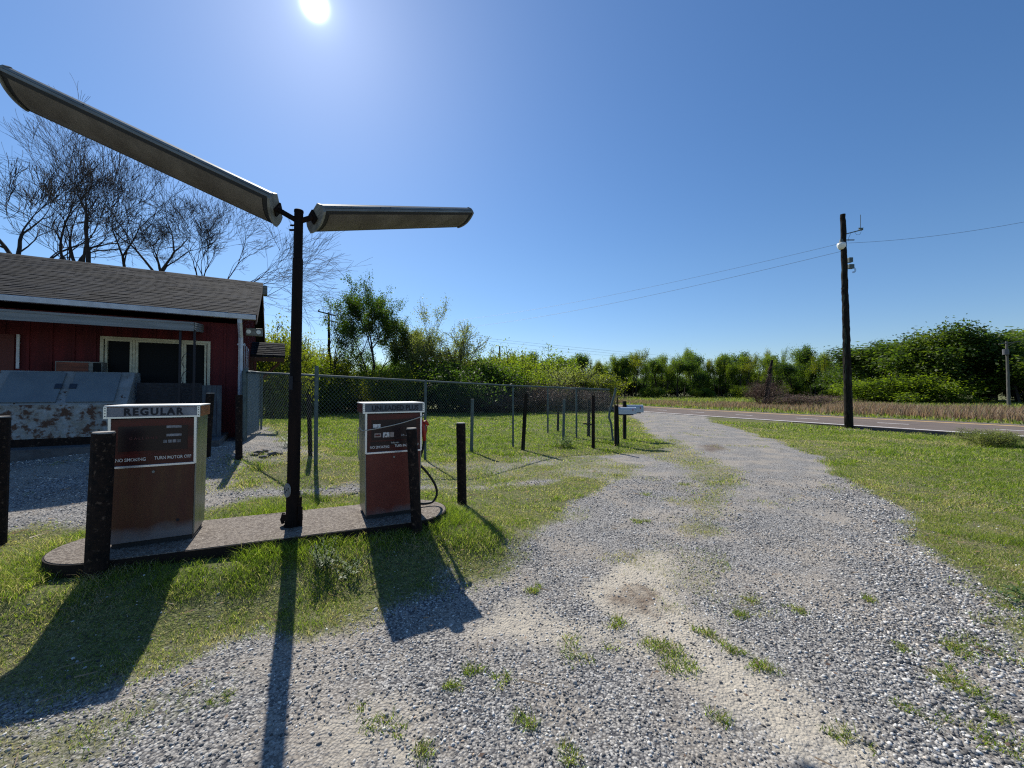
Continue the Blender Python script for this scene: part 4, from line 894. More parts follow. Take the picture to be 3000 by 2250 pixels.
# shingle courses as real steps
st = MB(); slen = (RIDY + OV) / math.cos(R(PIT)); ncz = int(slen / .145); rgs = np.random.default_rng(11)
for i in range(ncz):
    s = i * .145; xx = XL - .3
    while xx < XR:
        wd = min(.25 + .2 * rgs.random(), XR + .003 - xx); t_ = .007 + .010 * rgs.random(); ss = s - .012 * rgs.random()
        y0, z0 = -OV + ss * math.cos(R(PIT)), slz + ss * math.sin(R(PIT)); y1, z1 = -OV + (s + .15) * math.cos(R(PIT)), slz + (s + .15) * math.sin(R(PIT))
        st.raw([(xx, y0, z0 + t_), (xx + wd - .006, y0, z0 + t_), (xx + wd - .006, y1, z1 + .003), (xx, y1, z1 + .003), (xx, y0, z0 - .01), (xx + wd - .006, y0, z0 - .01)], [(0, 1, 2, 3), (0, 4, 5, 1)]); xx += wd
so_ = st.build('shingles', M['shingle'], house)
uv = so_.data.uv_layers.new(name='UVMap'); V_ = np.concatenate(st.V)
for l in so_.data.loops: q = V_[l.vertex_index]; uv.data[l.index].uv = (q[0], q[1] * 1.1 + q[2] * .4)
# rake boards and eave gutter
b = MB()
for s, ye in ((1, -OV), (-1, DEP + OV)):
    v = []
    for yy, zz in ((ye, slz - .06), (RIDY, slz + (RIDY + OV) * tn - .06)):
        v += [(XR - .03, yy, zz), (XR, yy, zz), (XR, yy, zz - .16), (XR - .03, yy, zz - .16)]
    b.raw(v, [(0, 1, 2, 3), (4, 7, 6, 5), (0, 4, 5, 1), (1, 5, 6, 2), (2, 6, 7, 3), (3, 7, 4, 0)])
b.build('rake_board', M['wood'], house)
MB().box(XL - .3, XR - .04, -OV + .0, .12, slz - .07, slz - .063).build('soffit', M['maroon'], house)
MB().prism([(-OV - .11, slz - .02), (-OV - .115, slz - .03), (-OV - .10, slz - .12), (-OV - .02, slz - .125), (-OV - .005, slz - .01), (-OV - .02, slz - .01), (-OV - .03, slz - .11), (-OV - .09, slz - .105)], XL - .3, XR - .02, 'x').build('gutter', M['gutter'], house)
d = MB(); dx = -.02; d.tube([(dx, -OV - .05, slz - .12), (dx, -OV - .05, slz - .2), (dx, -.08, slz - .50), (dx, -.07, slz - .62), (dx, -.07, FLZ - .3)], .045, 4)
d.box(dx - .07, dx + .06, -.03, -.02, slz - .68, slz - .64); d.build('downspout', M['gutter'], house)
# security light under the gable corner
yl, zl = gpl(748, 955, .3)
fl = MB().box(.06, .40, .12, .22, slz - .42, slz - .24).build('wall_light', M['alu'], house, bevel=.01)
MB().tube([(.12, .115, slz - .33), (.12, .10, slz - .33)], .05, 12).build('bulb_cover', M['lampglass'], fl); MB().tube([(.32, .115, slz - .33), (.32, .10, slz - .33)], .05, 12).build('bulb_cover', M['lampglass'], fl)
MB().box(.28, .42, RIDY - .10, RIDY + .1, slz + (RIDY + OV) * tn - .38, slz + (RIDY + OV) * tn - .10).build('ridge_box', M['alu'], house)
# big outlined letters on the gable
for i, (ch, yy) in enumerate((('B', .35), ('I', 1.15), ('B', 1.75))):
    text('letter_outline', ch, 1.05, M['gutter'], house, (.022, yy, slz - 1.35), rot=(R(90), 0, R(90)), ext=.006, offset=.055, sx=.85)
    text('letter', ch, 1.05, M['maroon'], house, (.032, yy, slz - 1.35), rot=(R(90), 0, R(90)), ext=.006, offset=-.012, sx=.85)
# shingled hood over the side door
yh0, yh1, zh0, zh1, xh = 3.0, 3.95, 2.80, 3.28, .92
hh = MB(); v = [(.02, yh0, zh0), (xh, yh0, zh0), (xh, yh1, zh1), (.02, yh1, zh1)]
hh.raw(v + [(a, b_, c_ - .06) for a, b_, c_ in v], [(0, 1, 2, 3), (4, 7, 6, 5), (0, 4, 5, 1), (1, 5, 6, 2), (2, 6, 7, 3), (3, 7, 4, 0)])
for i in range(7):
    t = i / 7; ya, za = yh0 + (yh1 - yh0) * t, zh0 + (zh1 - zh0) * t; yb_, zb_ = ya + (yh1 - yh0) / 6.6, za + (zh1 - zh0) / 6.6; xx = .02
    while xx < xh:
        wd = min(.16 + .1 * rgs.random(), xh + .01 - xx); tt_ = .014 + .012 * rgs.random(); ys0 = ya - .02 * rgs.random()
        hh.raw([(xx, ys0, za + tt_), (xx + wd - .005, ys0, za + tt_), (xx + wd - .005, yb_, zb_ + .004), (xx, yb_, zb_ + .004), (xx, ys0, za - .01), (xx + wd - .005, ys0, za - .01)], [(0, 1, 2, 3), (0, 4, 5, 1)]); xx += wd
ho = hh.build('side_hood', M['shingle'], house)
uv = ho.data.uv_layers.new(name='UVMap'); V_ = np.concatenate(hh.V)
for l in ho.data.loops: q = V_[l.vertex_index]; uv.data[l.index].uv = (q[0], q[1] * 1.1)
b = MB(); b.box(.02, xh - .01, yh0 + .01, yh0 + .05, zh0 - .19, zh0 - .062); b.box(xh - .05, xh - .01, yh0 + .052, yh1, zh0 - .19, zh0 - .062)
for yy in (yh0 + .03, yh1 - .08):
    b.tube([(.05, yy + .025, zh0 - .95), (xh - .15, yy + .025, zh0 - .20)], .03, 4); b.box(.02, .08, yy - .01, yy + .06, zh0 - 1.35, zh0 - .2)
b.build('hood_bracket', M['wood'], ho)
# triple window
for nm, px0, px1 in (('a', 309, 389), ('b', 399, 532), ('c', 540, 606)):
    x0 = hp(px0, 1000)[0]; x1 = hp(px1, 1000)[0]
    f = MB(); t = .036
    f.box(x0, x0 + t, -.03, .06, wz0, wz1); f.box(x1 - t, x1, -.03, .06, wz0, wz1); f.box(x0 + t, x1 - t, -.03, .06, wz1 - t, wz1); f.box(x0 + t, x1 - t, -.03, .06, wz0, wz0 + t)
    fo = f.build('window', M['trim'], house)
    MB().box(x0 + t, x1 - t, .03, .036, wz0 + t, wz1 - t).build('pane', M['pane'], fo)
xa, xb = hp(390, 1000)[0], hp(398, 1000)[0]; xc, xd = hp(533, 1000)[0], hp(539, 1000)[0]
t = MB(); t.box(xa, xb, -.025, .03, wz0, wz1); t.box(xc, xd, -.025, .03, wz0, wz1); t.box(wx0 - .05, wx1 + .05, -.05, .03, wz1, wz1 + .05); t.box(wx0 - .05, wx0, -.05, .03, wz0, wz1); t.box(wx1, wx1 + .05, -.05, .03, wz0, wz1)
t.build('window_trim', M['trim'], house)
MB().box(wx0, wx1, .08, .10, wz0, wz1).build('curtain_backing', M['dark'], house)
x0, z0 = hp(54, 1080); MB().box(x0 - .02, x0 + .02, -.04, -.02, z0, hp(54, 980)[1]).build('door_trim', M['gutter'], house)
MB().box(x0 - .95, x0 - .05, -.025, -.02, FLZ, FLZ + 2.0).build('door', M['maroon'], house)
# porch slab and step
ps = MB(); xps = hp(655, 1300, -1.0)[0]; ps.box(XL, xps, -1.75, -.02, 0.2, FLZ); ps.build('porch_slab', M['slab'], house, bevel=.01)
MB().box(xps + .0, .02, -.75, -.02, .2, FLZ - .12).build('step', M['slab'], house, bevel=.01)
# aluminium awning on thin posts
AO = -1.22
ax1, az1 = hp(568, 945, AO); _, az0 = hp(568, 970, AO)
print('awning', ax1, az0, az1)
aw = MB(); aw.box(XL, ax1, AO, AO + .02, az0, az1); aw.box(XL, ax1, AO - .012, AO, az1 - .035, az1 + .005); aw.box(XL, ax1, AO - .012, AO, az0 - .003, az0 + .025)
v0 = az0 + .02
for q0, q1 in ((0, 1),):
    aw.raw([(ax1, AO, az0), (ax1, AO, az1), (ax1, -.02, az1 + .12), (ax1, -.02, az0 + .12)], [(0, 1, 2, 3)])
    for kz in range(4):
        zz = az0 + .02 + kz * .045; aw.raw([(ax1 + .012, AO, zz), (ax1 + .012, AO, zz + .02), (ax1 + .012, -.02, zz + .14), (ax1 + .012, -.02, zz + .12), (ax1, AO, zz), (ax1, AO, zz + .02), (ax1, -.02, zz + .14), (ax1, -.02, zz + .12)], [(0, 1, 2, 3), (1, 5, 6, 2), (0, 3, 7, 4)])
awo = aw.build('awning', M['awning'], house)
rf = MB(); n_ = int((ax1 - XL) / .15)
for i in range(n_):
    xx = ax1 - .01 - i * .15
    rf.raw([(xx, AO + .02, az0 + .03), (xx - .15, AO + .02, az0 + .03), (xx - .15, -.02, az0 + .15), (xx, -.02, az0 + .15)], [(0, 1, 2, 3)])
rf.build('awning_pan', M['awn_under'] if 'awn_under' in M else M['trim'], awo)
for px in (527, 569):
    x0 = hp(px, 1050, AO + .06)[0]
    MB().box(x0 - .018, x0 + .018, AO + .05, AO + .085, FLZ - .1, az0 + .03).build('awning_post', M['black'], awo)
xs0, xs1 = hp(530, 1050, AO + .06)[0], hp(566, 1050, AO + .06)[0]
sc = MB()
for z in (1.6, 1.95, 2.3): sc.tube([((xs0 + xs1) / 2 + (xs1 - xs0) * .42 * math.cos(a), AO + .065, z + .15 * math.sin(a)) for a in np.linspace(.8, 4.2, 10)], .006, 4)
sc.build('scrollwork', M['black'], awo)
# dark half wall below the window
x0, zt = hp(402, 1120, -.9); x1, _ = hp(592, 1128, -.9); x2, _ = hp(650, 1130, -.9)
MB().box(x0, x1, -.92, -.89, FLZ - .02, hp(500, 1122, -.9)[1]).build('half_wall', M['ply'], house)
q = MB(); zt2 = hp(620, 1129, -.9)[1]
for i in range(4): a = x1 + .004 + (x2 - x1) * i / 4; q.box(a, a + (x2 - x1) / 4 - .006, -.92 - .006 * (i % 2), -.89, FLZ - .1, zt2)
q.build('half_wall_boards', M['ply2'], house)

# ------------------------------------------------------------------ ice box and air conditioner
FO0, FO1 = -1.32, -.50
fx1 = hp(412, 1100, FO1)[0]; fx0 = hp(8, 1085, -.8)[0]; zt = hp(300, 1091, -.62)[1]; zm = hp(200, 1183, FO0)[1]; zb = FLZ + .03
print('icebox', fx0, fx1, zt, zm)
M['dark_blue'] = mat('dark_blue_handle', (0.03, 0.045, 0.07), 0.5)
ib = empty('ice_box', HC + hu * ((fx0 + fx1) / 2) + hn * FO0, R(HA), label='chipped white ice freezer with two sloping doors on the porch', cat='freezer')
hw = (fx1 - fx0) / 2; dp = FO1 - FO0; sl = .42
MB().prism([(0, zb), (dp, zb), (dp, zt), (sl + .04, zt), (0, zm)], -hw, hw, 'x').build('freezer_body', M['ice_top'], ib, bevel=.012)
MB().box(-hw + .01, hw - .01, -.010, .01, zb + .10, zm - .015).build('lower_front', M['ice'], ib, bevel=.005)
MB().box(-hw - .004, hw + .004, -.01, .02, zb - .05, zb + .10).build('kick_plate', M['rust_pipe'], ib)
def slope_pt(x, t, off=0.0):
    y = t * (sl + .04); z = zm + t * (zt - zm); n = Vector((0, -(zt - zm), sl + .04)).normalized(); return (x, y + n.y * off, z + n.z * off)
for x0, x1 in ((-hw + .13, -.05), (.07, hw - .18)):
    dmb = MB(); v = [slope_pt(x0, .03, .03), slope_pt(x1, .03, .03), slope_pt(x1, .93, .03), slope_pt(x0, .93, .03), slope_pt(x0, .03), slope_pt(x1, .03), slope_pt(x1, .93), slope_pt(x0, .93)]
    do = dmb.raw(v, [(0, 1, 2, 3), (0, 4, 5, 1), (1, 5, 6, 2), (2, 6, 7, 3), (3, 7, 4, 0)]).build('door', M['ice_door'], ib, bevel=.006)
    xm = x1 - .03 if x0 < 0 else x0 + .03
    hb_ = MB(); v = [slope_pt(xm - .045, .42, .031), slope_pt(xm + .045, .42, .031), slope_pt(xm + .045, .56, .031), slope_pt(xm - .045, .56, .031)] + [slope_pt(xm - .045, .42, .045), slope_pt(xm + .045, .42, .045), slope_pt(xm + .045, .56, .045), slope_pt(xm - .045, .56, .045)]
    hb_.raw(v, [(4, 5, 6, 7), (0, 1, 5, 4), (1, 2, 6, 5), (2, 3, 7, 6), (3, 0, 4, 7)]).build('handle', M['dark_blue'], do)
x0, z1 = hp(161, 1057, -.30); x1, _ = hp(300, 1063, -.30)
ac = empty('air_conditioner', HC + hu * x0, R(HA), label='window air conditioner with woodgrain front above the ice freezer', cat='air conditioner')
w_ = x1 - x0; MB().box(0, w_, -.30, -.021, z1 - .36, z1).build('casing', M['alu'], ac, bevel=.008)
MB().box(.02, w_ * .70, -.312, -.301, z1 - .34, z1 - .02).build('front_grille', M['ac_wood'], ac)
MB().box(w_ * .80, w_ - .015, -.308, -.301, z1 - .34, z1 - .02).build('control_panel', M['pane'], ac)

# rubble by the gate
for i, (px, py, s) in enumerate(((757, 1328, .07), (800, 1332, .075), (778, 1322, .05), (772, 1340, .055), (822, 1330, .05), (745, 1334, .05))):
    P = G(px, py); g = np.random.default_rng(40 + i); v0, f0 = ico(); v = v0 * (1 + .3 * (g.random((12, 1)) - .5)) * np.array([s * 1.6, s, s * .55])
    o = MB().raw(v, f0.tolist()).build('concrete_lump', M['rock'], None); o.location = P + Vector((0, 0, s * .25)); o.rotation_euler = (0, 0, i * 1.3)
    tag(o, 'grey lump of broken concrete on the gravel before the gate', 'rubble', 'lumps of broken concrete by the gate')

# ------------------------------------------------------------------ utility poles and wires
def wobbly_pole(px, py, tx, ty, r0, r1, label, seed=2, wob=.25, m=None, name='utility_pole', Y=None, k=12, n=26, group=None):
    B = G(px, py, 0.0) if Y is None else at(px, py, Y)
    if Y is not None: B.z = 0
    T = at(tx, ty, B.y); g = np.random.default_rng(seed)
    o = empty(name, B, label=label, cat='utility pole' if name == 'utility_pole' else 'pole', group=group)
    pts = [(T - B) * t + Vector((g.normal(0, .006), g.normal(0, .006), 0)) for t in np.linspace(-.03, 1, n)]
    MB().tube([tuple(p) for p in pts], np.linspace(r0, r1, n), k, wob=wob, rng=g).build('pole', m or M['old_wood'], o)
    return o, B, T - B
up, UB, UT = wobbly_pole(2487, 1253, 2469, 628, .175, .105, 'tall rough wooden utility pole with a white dusk lamp and an antenna arm', wob=.10, k=16, n=60)
def upx(px, py): return at(px, py, UB.y) - UB
g = np.random.default_rng(8)
kn = MB()
for y in (772, 845, 882, 985, 1010, 1040): 
    c = upx(2475 + (y - 628) * .021, y); v0, f0 = ico(); kn.raw(v0 * np.array([.10, .10, .22]) * (.7 + .5 * g.random()) + np.array(c) + np.array([-.11, 0, 0]), f0.tolist())
kn.build('splinters', M['old_wood'], up)
L0 = upx(2466, 712)
lm = MB(); lm.tube([tuple(upx(2465, 702)), tuple(upx(2465, 709)), tuple(upx(2465, 713))], [.07, .09, .17], 14); lm.tube([tuple(upx(2465, 700)), tuple(upx(2465, 703))], .05, 10); lm.tube([tuple(upx(2466, 707)), tuple(upx(2478, 709))], .03, 8)
lo = lm.build('dusk_lamp', M['galv'], up, smooth=False)
MB().tube([tuple(upx(2465, 713)), tuple(upx(2465, 718)), tuple(upx(2466, 725)), tuple(upx(2467, 731))], [.17, .18, .15, .09], 18).build('globe', M['lampglass'], lo, smooth=True)
an = MB(); an.tube([tuple(upx(2480, 685)), tuple(upx(2522, 674))], .025, 6); an.tube([tuple(upx(2521, 668)), tuple(upx(2521, 629))], .012, 5); a = upx(2522, 673); an.box(a.x - .07, a.x + .07, -.05, .05, a.z - .03, a.z + .07); an.box(a.x - .12, a.x + .12, -.03, .03, a.z + .075, a.z + .085)
an.tube([tuple(upx(*q)) for q in ((2504, 680), (2510, 688), (2519, 687), (2523, 678))], .007, 4); an.tube([tuple(upx(*q)) for q in ((2493, 683), (2487, 695), (2484, 710))], .007, 4)
an.build('antenna_arm', M['galv'], up)
for (x, y, w, h) in ((2490, 762, .09, .11), (2492, 781, .12, .10)):
    c = upx(x, y); MB().box(c.x - w, c.x + w, -.08, .08, c.z - h, c.z + h).build('meter_box', M['galv'], up, bevel=.01)
lp = MB()
for rr_ in (.09, .12, .15): c = upx(2496, 792); lp.tube([(c.x + rr_ * math.cos(t), -.05, c.z + rr_ * math.sin(t) * .9) for t in np.linspace(-1.8, 1.8, 12)], .008, 4)
lp.build('cable_loops', M['cable'], up)
bk = MB(); c = upx(2484, 703); bk.box(c.x - .1, c.x + .3, -.02, .02, c.z - .02, c.z + .02); bk.tube([tuple(upx(2474, 855)), tuple(upx(2471, 860))], .02, 4); bk.tube([tuple(upx(2474, 962)), tuple(upx(2468, 955))], .02, 4); bk.build('bracket', M['galv'], up)

p2, B2, T2 = wobbly_pole(2238, 1190, 2262, 1055, .20, .13, 'leaning broken pole wrapped in dry vines across the road', seed=5, wob=.2)
p3, B3, T3 = wobbly_pole(2956, 1192, 2949, 1000, .15, .10, 'pale utility pole with crossarm and transformer at the right edge', seed=6, wob=.05, m=M['pole_far'])
def px3(px, py): return at(px, py, B3.y) - B3
a, b = px3(2926, 1008), px3(2992, 1000); MB().tube([tuple(a), tuple(b)], .06, 6).build('crossarm', M['pole_far'], p3)
br = MB(); br.tube([tuple(px3(2953, 1014)), tuple(px3(2972, 1003))], .03, 4); br.build('brace', M['pole_far'], p3)
c = px3(2943, 1030); MB().tube([(c.x, -.1, c.z - .35), (c.x, -.1, c.z + .25)], .25, 12).build('transformer', M['roofgrey'], p3)
p4, B4, T4 = wobbly_pole(966, 1195, 963, 915, .15, .10, 'dark utility pole with slanting crossarms behind the trees', seed=9, wob=.05, Y=38)
def px4(px, py): return at(px, py, B4.y) - B4
x4 = MB(); x4.tube([tuple(px4(932, 912)), tuple(px4(983, 925))], .07, 6); x4.tube([tuple(px4(950, 936)), tuple(px4(992, 946))], .06, 6); x4.tube([tuple(px4(932, 912)), tuple(px4(936, 906))], .05, 5); x4.tube([tuple(px4(954, 932)), tuple(px4(954, 925))], .05, 5); x4.build('crossarm', M['old_wood'], p4)
p5, B5, T5 = wobbly_pole(1463, 1160, 1464, 1014, .16, .11, 'distant utility pole rising from the bushes beyond the fence', seed=10, wob=.03, Y=60)
def px5(px, py): return at(px, py, B5.y) - B5
MB().tube([(0, -.1, px5(1463, 1045).z), (0, -.1, px5(1463, 1036).z)], .22, 8).build('transformer', M['roofgrey'], p5)

def wire(A, B, sag, r, label, n=24):
    pts = [A.lerp(B, t) - Vector((0, 0, sag * 4 * t * (1 - t))) for t in np.linspace(0, 1, n)]
    o = MB().tube([tuple(p - A) for p in pts], r, 4).build('power_line', M['cable'], None); o.location = A
    tag(o, label, 'power line', 'power lines')
W = lambda px, py, Y: at(px, py, Y)
hub = UB + upx(2470, 735)
wire(hub, W(1330, 962, 45), .5, 0.0074, 'lower overhead wire running from the tall rough pole to the left')
wire(UB + upx(2476, 710), W(1330, 938, 48), .5, 0.0062, 'upper overhead wire running from the tall rough pole to the left')
wire(UB + upx(2486, 712), W(3400, 560, 14), .35, 0.0062, 'overhead wire running from the tall rough pole to the upper right')
wire(W(1340, 982, 55), W(3300, 1120, 75), 1.2, 0.0099, 'upper of two distant lines above the far treetops')
wire(W(1340, 989, 55), W(3300, 1128, 75), 1.2, 0.0099, 'lower of two distant lines above the far treetops')
wire(W(1340, 1002, 56), W(2200, 1062, 80), .5, 0.0087, 'lowest distant line left of the leaning pole')
wire(UB * 0 + W(770, 993, 40), W(963, 993, 38), .1, 0.0087, 'short level line between the shop roof and the slanting crossarm pole')
wire(W(770, 920, 40), W(963, 930, 38), .15, 0.0056, 'faint high line just right of the shop roof')

# ------------------------------------------------------------------ trees
def skeleton(rg, p, d, L, r, lev, cfg, out, tips):
    k = cfg.get('seg', 4); pts = [p.copy()]; d = d.normalized()
    for i in range(k):
        j = Vector(rg.normal(0, cfg['wob'], 3)); d = (d + j + Vector((0, 0, cfg['up']))).normalized(); p = p + d * (L / k); pts.append(p.copy())
    r1 = r * (cfg['tap'] if lev > 0 else .35)
    out.append(([tuple(q) for q in pts], np.maximum(np.linspace(r, r1, k + 1), cfg['rmin']), lev))
    if lev == 0: tips.append(pts); return
    n = cfg['n'][lev]
    for c in range(n):
        t = 1.0 if c < cfg.get('fork', 2) else cfg['t0'] + (1 - cfg['t0']) * rg.random()
        s = t * k; i = min(int(s), k - 1); q = pts[i].lerp(pts[i + 1], s - i)
        ax = Vector(rg.normal(0, 1, 3)); dd = (pts[min(i + 1, k)] - pts[i]).normalized(); ax = (ax - dd * ax.dot(dd)).normalized()
        an = R(cfg['ang'] * (0.55 + .8 * rg.random())) * (0.75 if t == 1.0 else 1.1)
        nd = dd * math.cos(an) + ax * math.sin(an)
        rr = (r + (r1 - r) * t) * (.80 if t == 1.0 else .55)
        skeleton(rg, q, nd, L * cfg['len'] * (.75 + .5 * rg.random()), rr, lev - 1, cfg, out, tips)
def leaves(rg, tips, per, spread, size, name, m, par, flat=1.0, along=True):
    C = []
    for pts in tips:
        P = np.array(pts); t = rg.random(per) * (len(P) - 1); i = np.minimum(t.astype(int), len(P) - 2); f = (t - i)[:, None]
        C.append(P[i] * (1 - f) + P[i + 1] * f)
    C = np.concatenate(C); n = len(C); C = C + rg.normal(0, 1, (n, 3)) * spread * np.array([1, 1, flat])
    a = rg.normal(0, 1, (n, 3)); a /= np.linalg.norm(a, axis=1)[:, None]; b = rg.normal(0, 1, (n, 3)); b -= a * (a * b).sum(1)[:, None]; b /= np.linalg.norm(b, axis=1)[:, None]
    s = size * (.6 + .8 * rg.random(n))[:, None]; a = a * s; b = b * s * .55
    V = np.stack([C - a, C + b * .9 - a * .1, C + a, C - b * .9 - a * .1], 1)
    rn = np.clip(rg.random(n) * .4 + 1.3 * (vnoise(C[:, 0] + .6 * C[:, 2], C[:, 1] - .7 * C[:, 2], 1.0 / max(size * 9, .1), 3, 2) - .5) + .30, 0, 1)
    o = np_mesh(name, V.reshape(-1, 3), np.arange(n * 4).reshape(n, 4), m, 4, {'rnd': np.repeat(rn, 4)}); o.parent = par; return o
def tree(name, loc, cfg, seed, label, cat, group=None, mb=None, ml=None, per=0, spread=.3, size=.1, d0=(0, 0, 1), H0=5, r0=.2, scale=1.0, ksides=5, flat=1.0, extra=None, tipsub=1.0, fork=None, lean=0.0):
    rg = np.random.default_rng(seed); out, tips = [], []
    t = empty(name, loc, label=label, cat=cat, group=group)
    skeleton(rg, Vector((0, 0, 0)), Vector(d0), H0, r0, cfg['lev'], cfg, out, tips)
    if extra:
        for (q, d, L, r, lv) in extra: skeleton(rg, Vector(q), Vector(d), L, r, lv, cfg, out, tips)
    if fork:                                    # lift the crown on a bare stem so that it forks at that share of the height
        hc = np.percentile([p[2] for pts, _, _ in out for p in pts], 99.5); st_ = max((fork * hc - H0) / (1 - fork), .5); sh = np.array([lean * st_, 0, st_])
        out = [([tuple(np.array(p) + sh) for p in pts], rad, lev) for pts, rad, lev in out]
        q = [(lean * st_ * t + .12 * math.sin(3 * t), .05 * math.sin(5 * t), st_ * t) for t in np.linspace(0, 1, 8)]; q[-1] = tuple(sh); out.append((q, np.linspace(r0 * 1.35, r0, 8), 9))
    b = MB()
    for pts, rad, lev in out: b.tube(pts, rad, ksides + 2 if lev >= cfg['lev'] - 1 else (4 if lev > 1 else 3), cap=False)
    b.build('trunk' if per else 'branches', mb or M['bark'], t)
    if per:
        if tipsub < 1: tips = [q for q in tips if rg.random() < tipsub]
        leaves(rg, tips, per, spread, size, 'crown', ml, t, flat)
    t.scale = (scale,) * 3
    allp = np.array([p for pts, _, _ in out for p in pts]); return t, allp
BARE = dict(lev=6, seg=5, wob=.10, up=.06, tap=.60, rmin=.009, n=[0, 3, 4, 3, 3, 3, 3], t0=.35, ang=32, len=.77, fork=2)
def fit_tree(res, X, top):
    """scale so that the tree has the height seen"""
    t, P = res; L = np.array(t.location); lo, hi = .1, 6.0
    for _ in range(30):
        s = (lo + hi) / 2; Q = P * s + L; el = np.percentile((Q[:, 2] - H) / np.maximum(Q[:, 1], 1), 99.9)
        if el > (top - H) / L[1]: hi = s
        else: lo = s
    t.scale = (s, s, s); print('fit', t.name, round(s, 2))
def htop(py, Y): return H + (HZ - py) / F * Y
YT = 24.0
def back_loc(px, Y, z=0.0): v = at(px, 1200, Y); v.z = z; return v
grp = 'bare trees behind the shop'
r_ = tree('bare_tree', back_loc(262, YT), dict(BARE, up=.05, ang=27), 21, 'large bare tree with two leaning trunks above the left part of the roof', 'tree', grp, d0=(-.35, 0, 1), H0=3.2, r0=.26, fork=.50, lean=-.10, extra=[((-.1, 0, .2), (-.75, .1, 1), 4.4, .17, 6), ((0, 0, 1.2), (.1, 0, 1), 3.4, .12, 5)]); fit_tree(r_, 0, htop(255, YT))
r_ = tree('bare_tree', back_loc(252, YT - 2), dict(BARE, lev=4, ang=24), 5, 'slim bare tree with a single straight stem forking high above the roof', 'tree', grp, d0=(-.01, 0, 1), H0=2.2, r0=.11, fork=.74, lean=-.005); fit_tree(r_, 0, htop(385, YT - 2))
r_ = tree('bare_tree', back_loc(372, YT + 1), dict(BARE, lev=5, ang=24), 33, 'bare tree with a slender trunk between the slim stem and the spreading tree', 'tree', grp, d0=(-.03, 0, 1), H0=3.0, r0=.15, fork=.58, lean=-.02); fit_tree(r_, 0, htop(395, YT + 1))
r_ = tree('bare_tree', back_loc(450, YT), dict(BARE, ang=33, up=.04), 44, 'big spreading bare tree whose trunk forks just above the roof ridge', 'tree', grp, d0=(.02, 0, 1), H0=2.2, r0=.22, fork=.56, extra=[((0, 0, 1.8), (-.5, 0, 1), 3.2, .12, 6), ((0, 0, 1.5), (.8, 0, 1), 3.2, .13, 6)]); fit_tree(r_, 0, htop(325, YT))
r_ = tree('bare_tree', back_loc(505, YT + 2), dict(BARE, lev=6, up=.01, ang=26), 58, 'low bare tree leaning right over the end of the shop roof', 'tree', grp, d0=(.7, 0, 1), H0=2.8, r0=.15, fork=.58, lean=.06, extra=[((.1, 0, .4), (1.3, .1, 1), 3.6, .12, 5), ((.1, 0, .1), (1.9, .1, .9), 4.0, .10, 5)]); fit_tree(r_, 0, htop(560, YT + 2))

r_ = tree('bare_tree', back_loc(60, YT + 1), dict(BARE, lev=6, ang=29), 71, 'bare tree at the very left edge above the roof', 'tree', grp, d0=(-.1, 0, 1), H0=2.6, r0=.17, fork=.5, lean=-.03); fit_tree(r_, 0, htop(330, YT + 1))
TREE1 = dict(lev=5, seg=4, wob=.09, up=.07, tap=.66, rmin=.012, n=[0, 3, 3, 4, 4, 4], t0=.25, ang=34, len=.66, fork=1)
r_ = tree('leafy_tree', back_loc(1084, 34), TREE1, 12, 'dark green leafy tree, tallest of the trees beyond the fence', 'tree', 'trees beyond the fence', ml=M['leaf_dark'], per=80, spread=.24, size=.075, H0=4.6, r0=.2, tipsub=.85); fit_tree(r_, 0, htop(812, 34))
r_ = tree('leafy_tree', back_loc(1212, 35), dict(TREE1, ang=28, up=.1), 31, 'pale airy tree just right of the tallest tree', 'tree', 'trees beyond the fence', mb=M['bark_pale'], ml=M['leaf_pale'], per=40, spread=.2, size=.06, H0=3.6, r0=.12, tipsub=.8, extra=[((.2, 0, .3), (.35, 0, 1), 3.4, .08, 4)]); fit_tree(r_, 0, htop(884, 35))
r_ = tree('leafy_tree', back_loc(1365, 36), dict(TREE1, ang=30, up=.09), 47, 'thin sparse tree with pale buds above the dark bushes', 'tree', 'trees beyond the fence', mb=M['bark_pale'], ml=M['leaf_pale'], per=14, spread=.14, size=.06, H0=2.6, r0=.09, tipsub=.8, extra=[((0, 0, .3), (-.3, 0, 1), 2.6, .07, 4)]); fit_tree(r_, 0, htop(945, 36))
r_ = tree('bare_tree', back_loc(968, 33), dict(BARE, lev=4, ang=28, rmin=.012), 61, 'thin nearly bare tree with a dark trunk beside the slanting crossarm pole', 'tree', 'trees beyond the fence', mb=M['bark'], H0=3.2, r0=.22, extra=[((0, 0, 1.5), (.5, 0, 1), 2.6, .10, 4)], per=2, ml=M['leaf_pale'], spread=.1, size=.06); fit_tree(r_, 0, htop(868, 33))

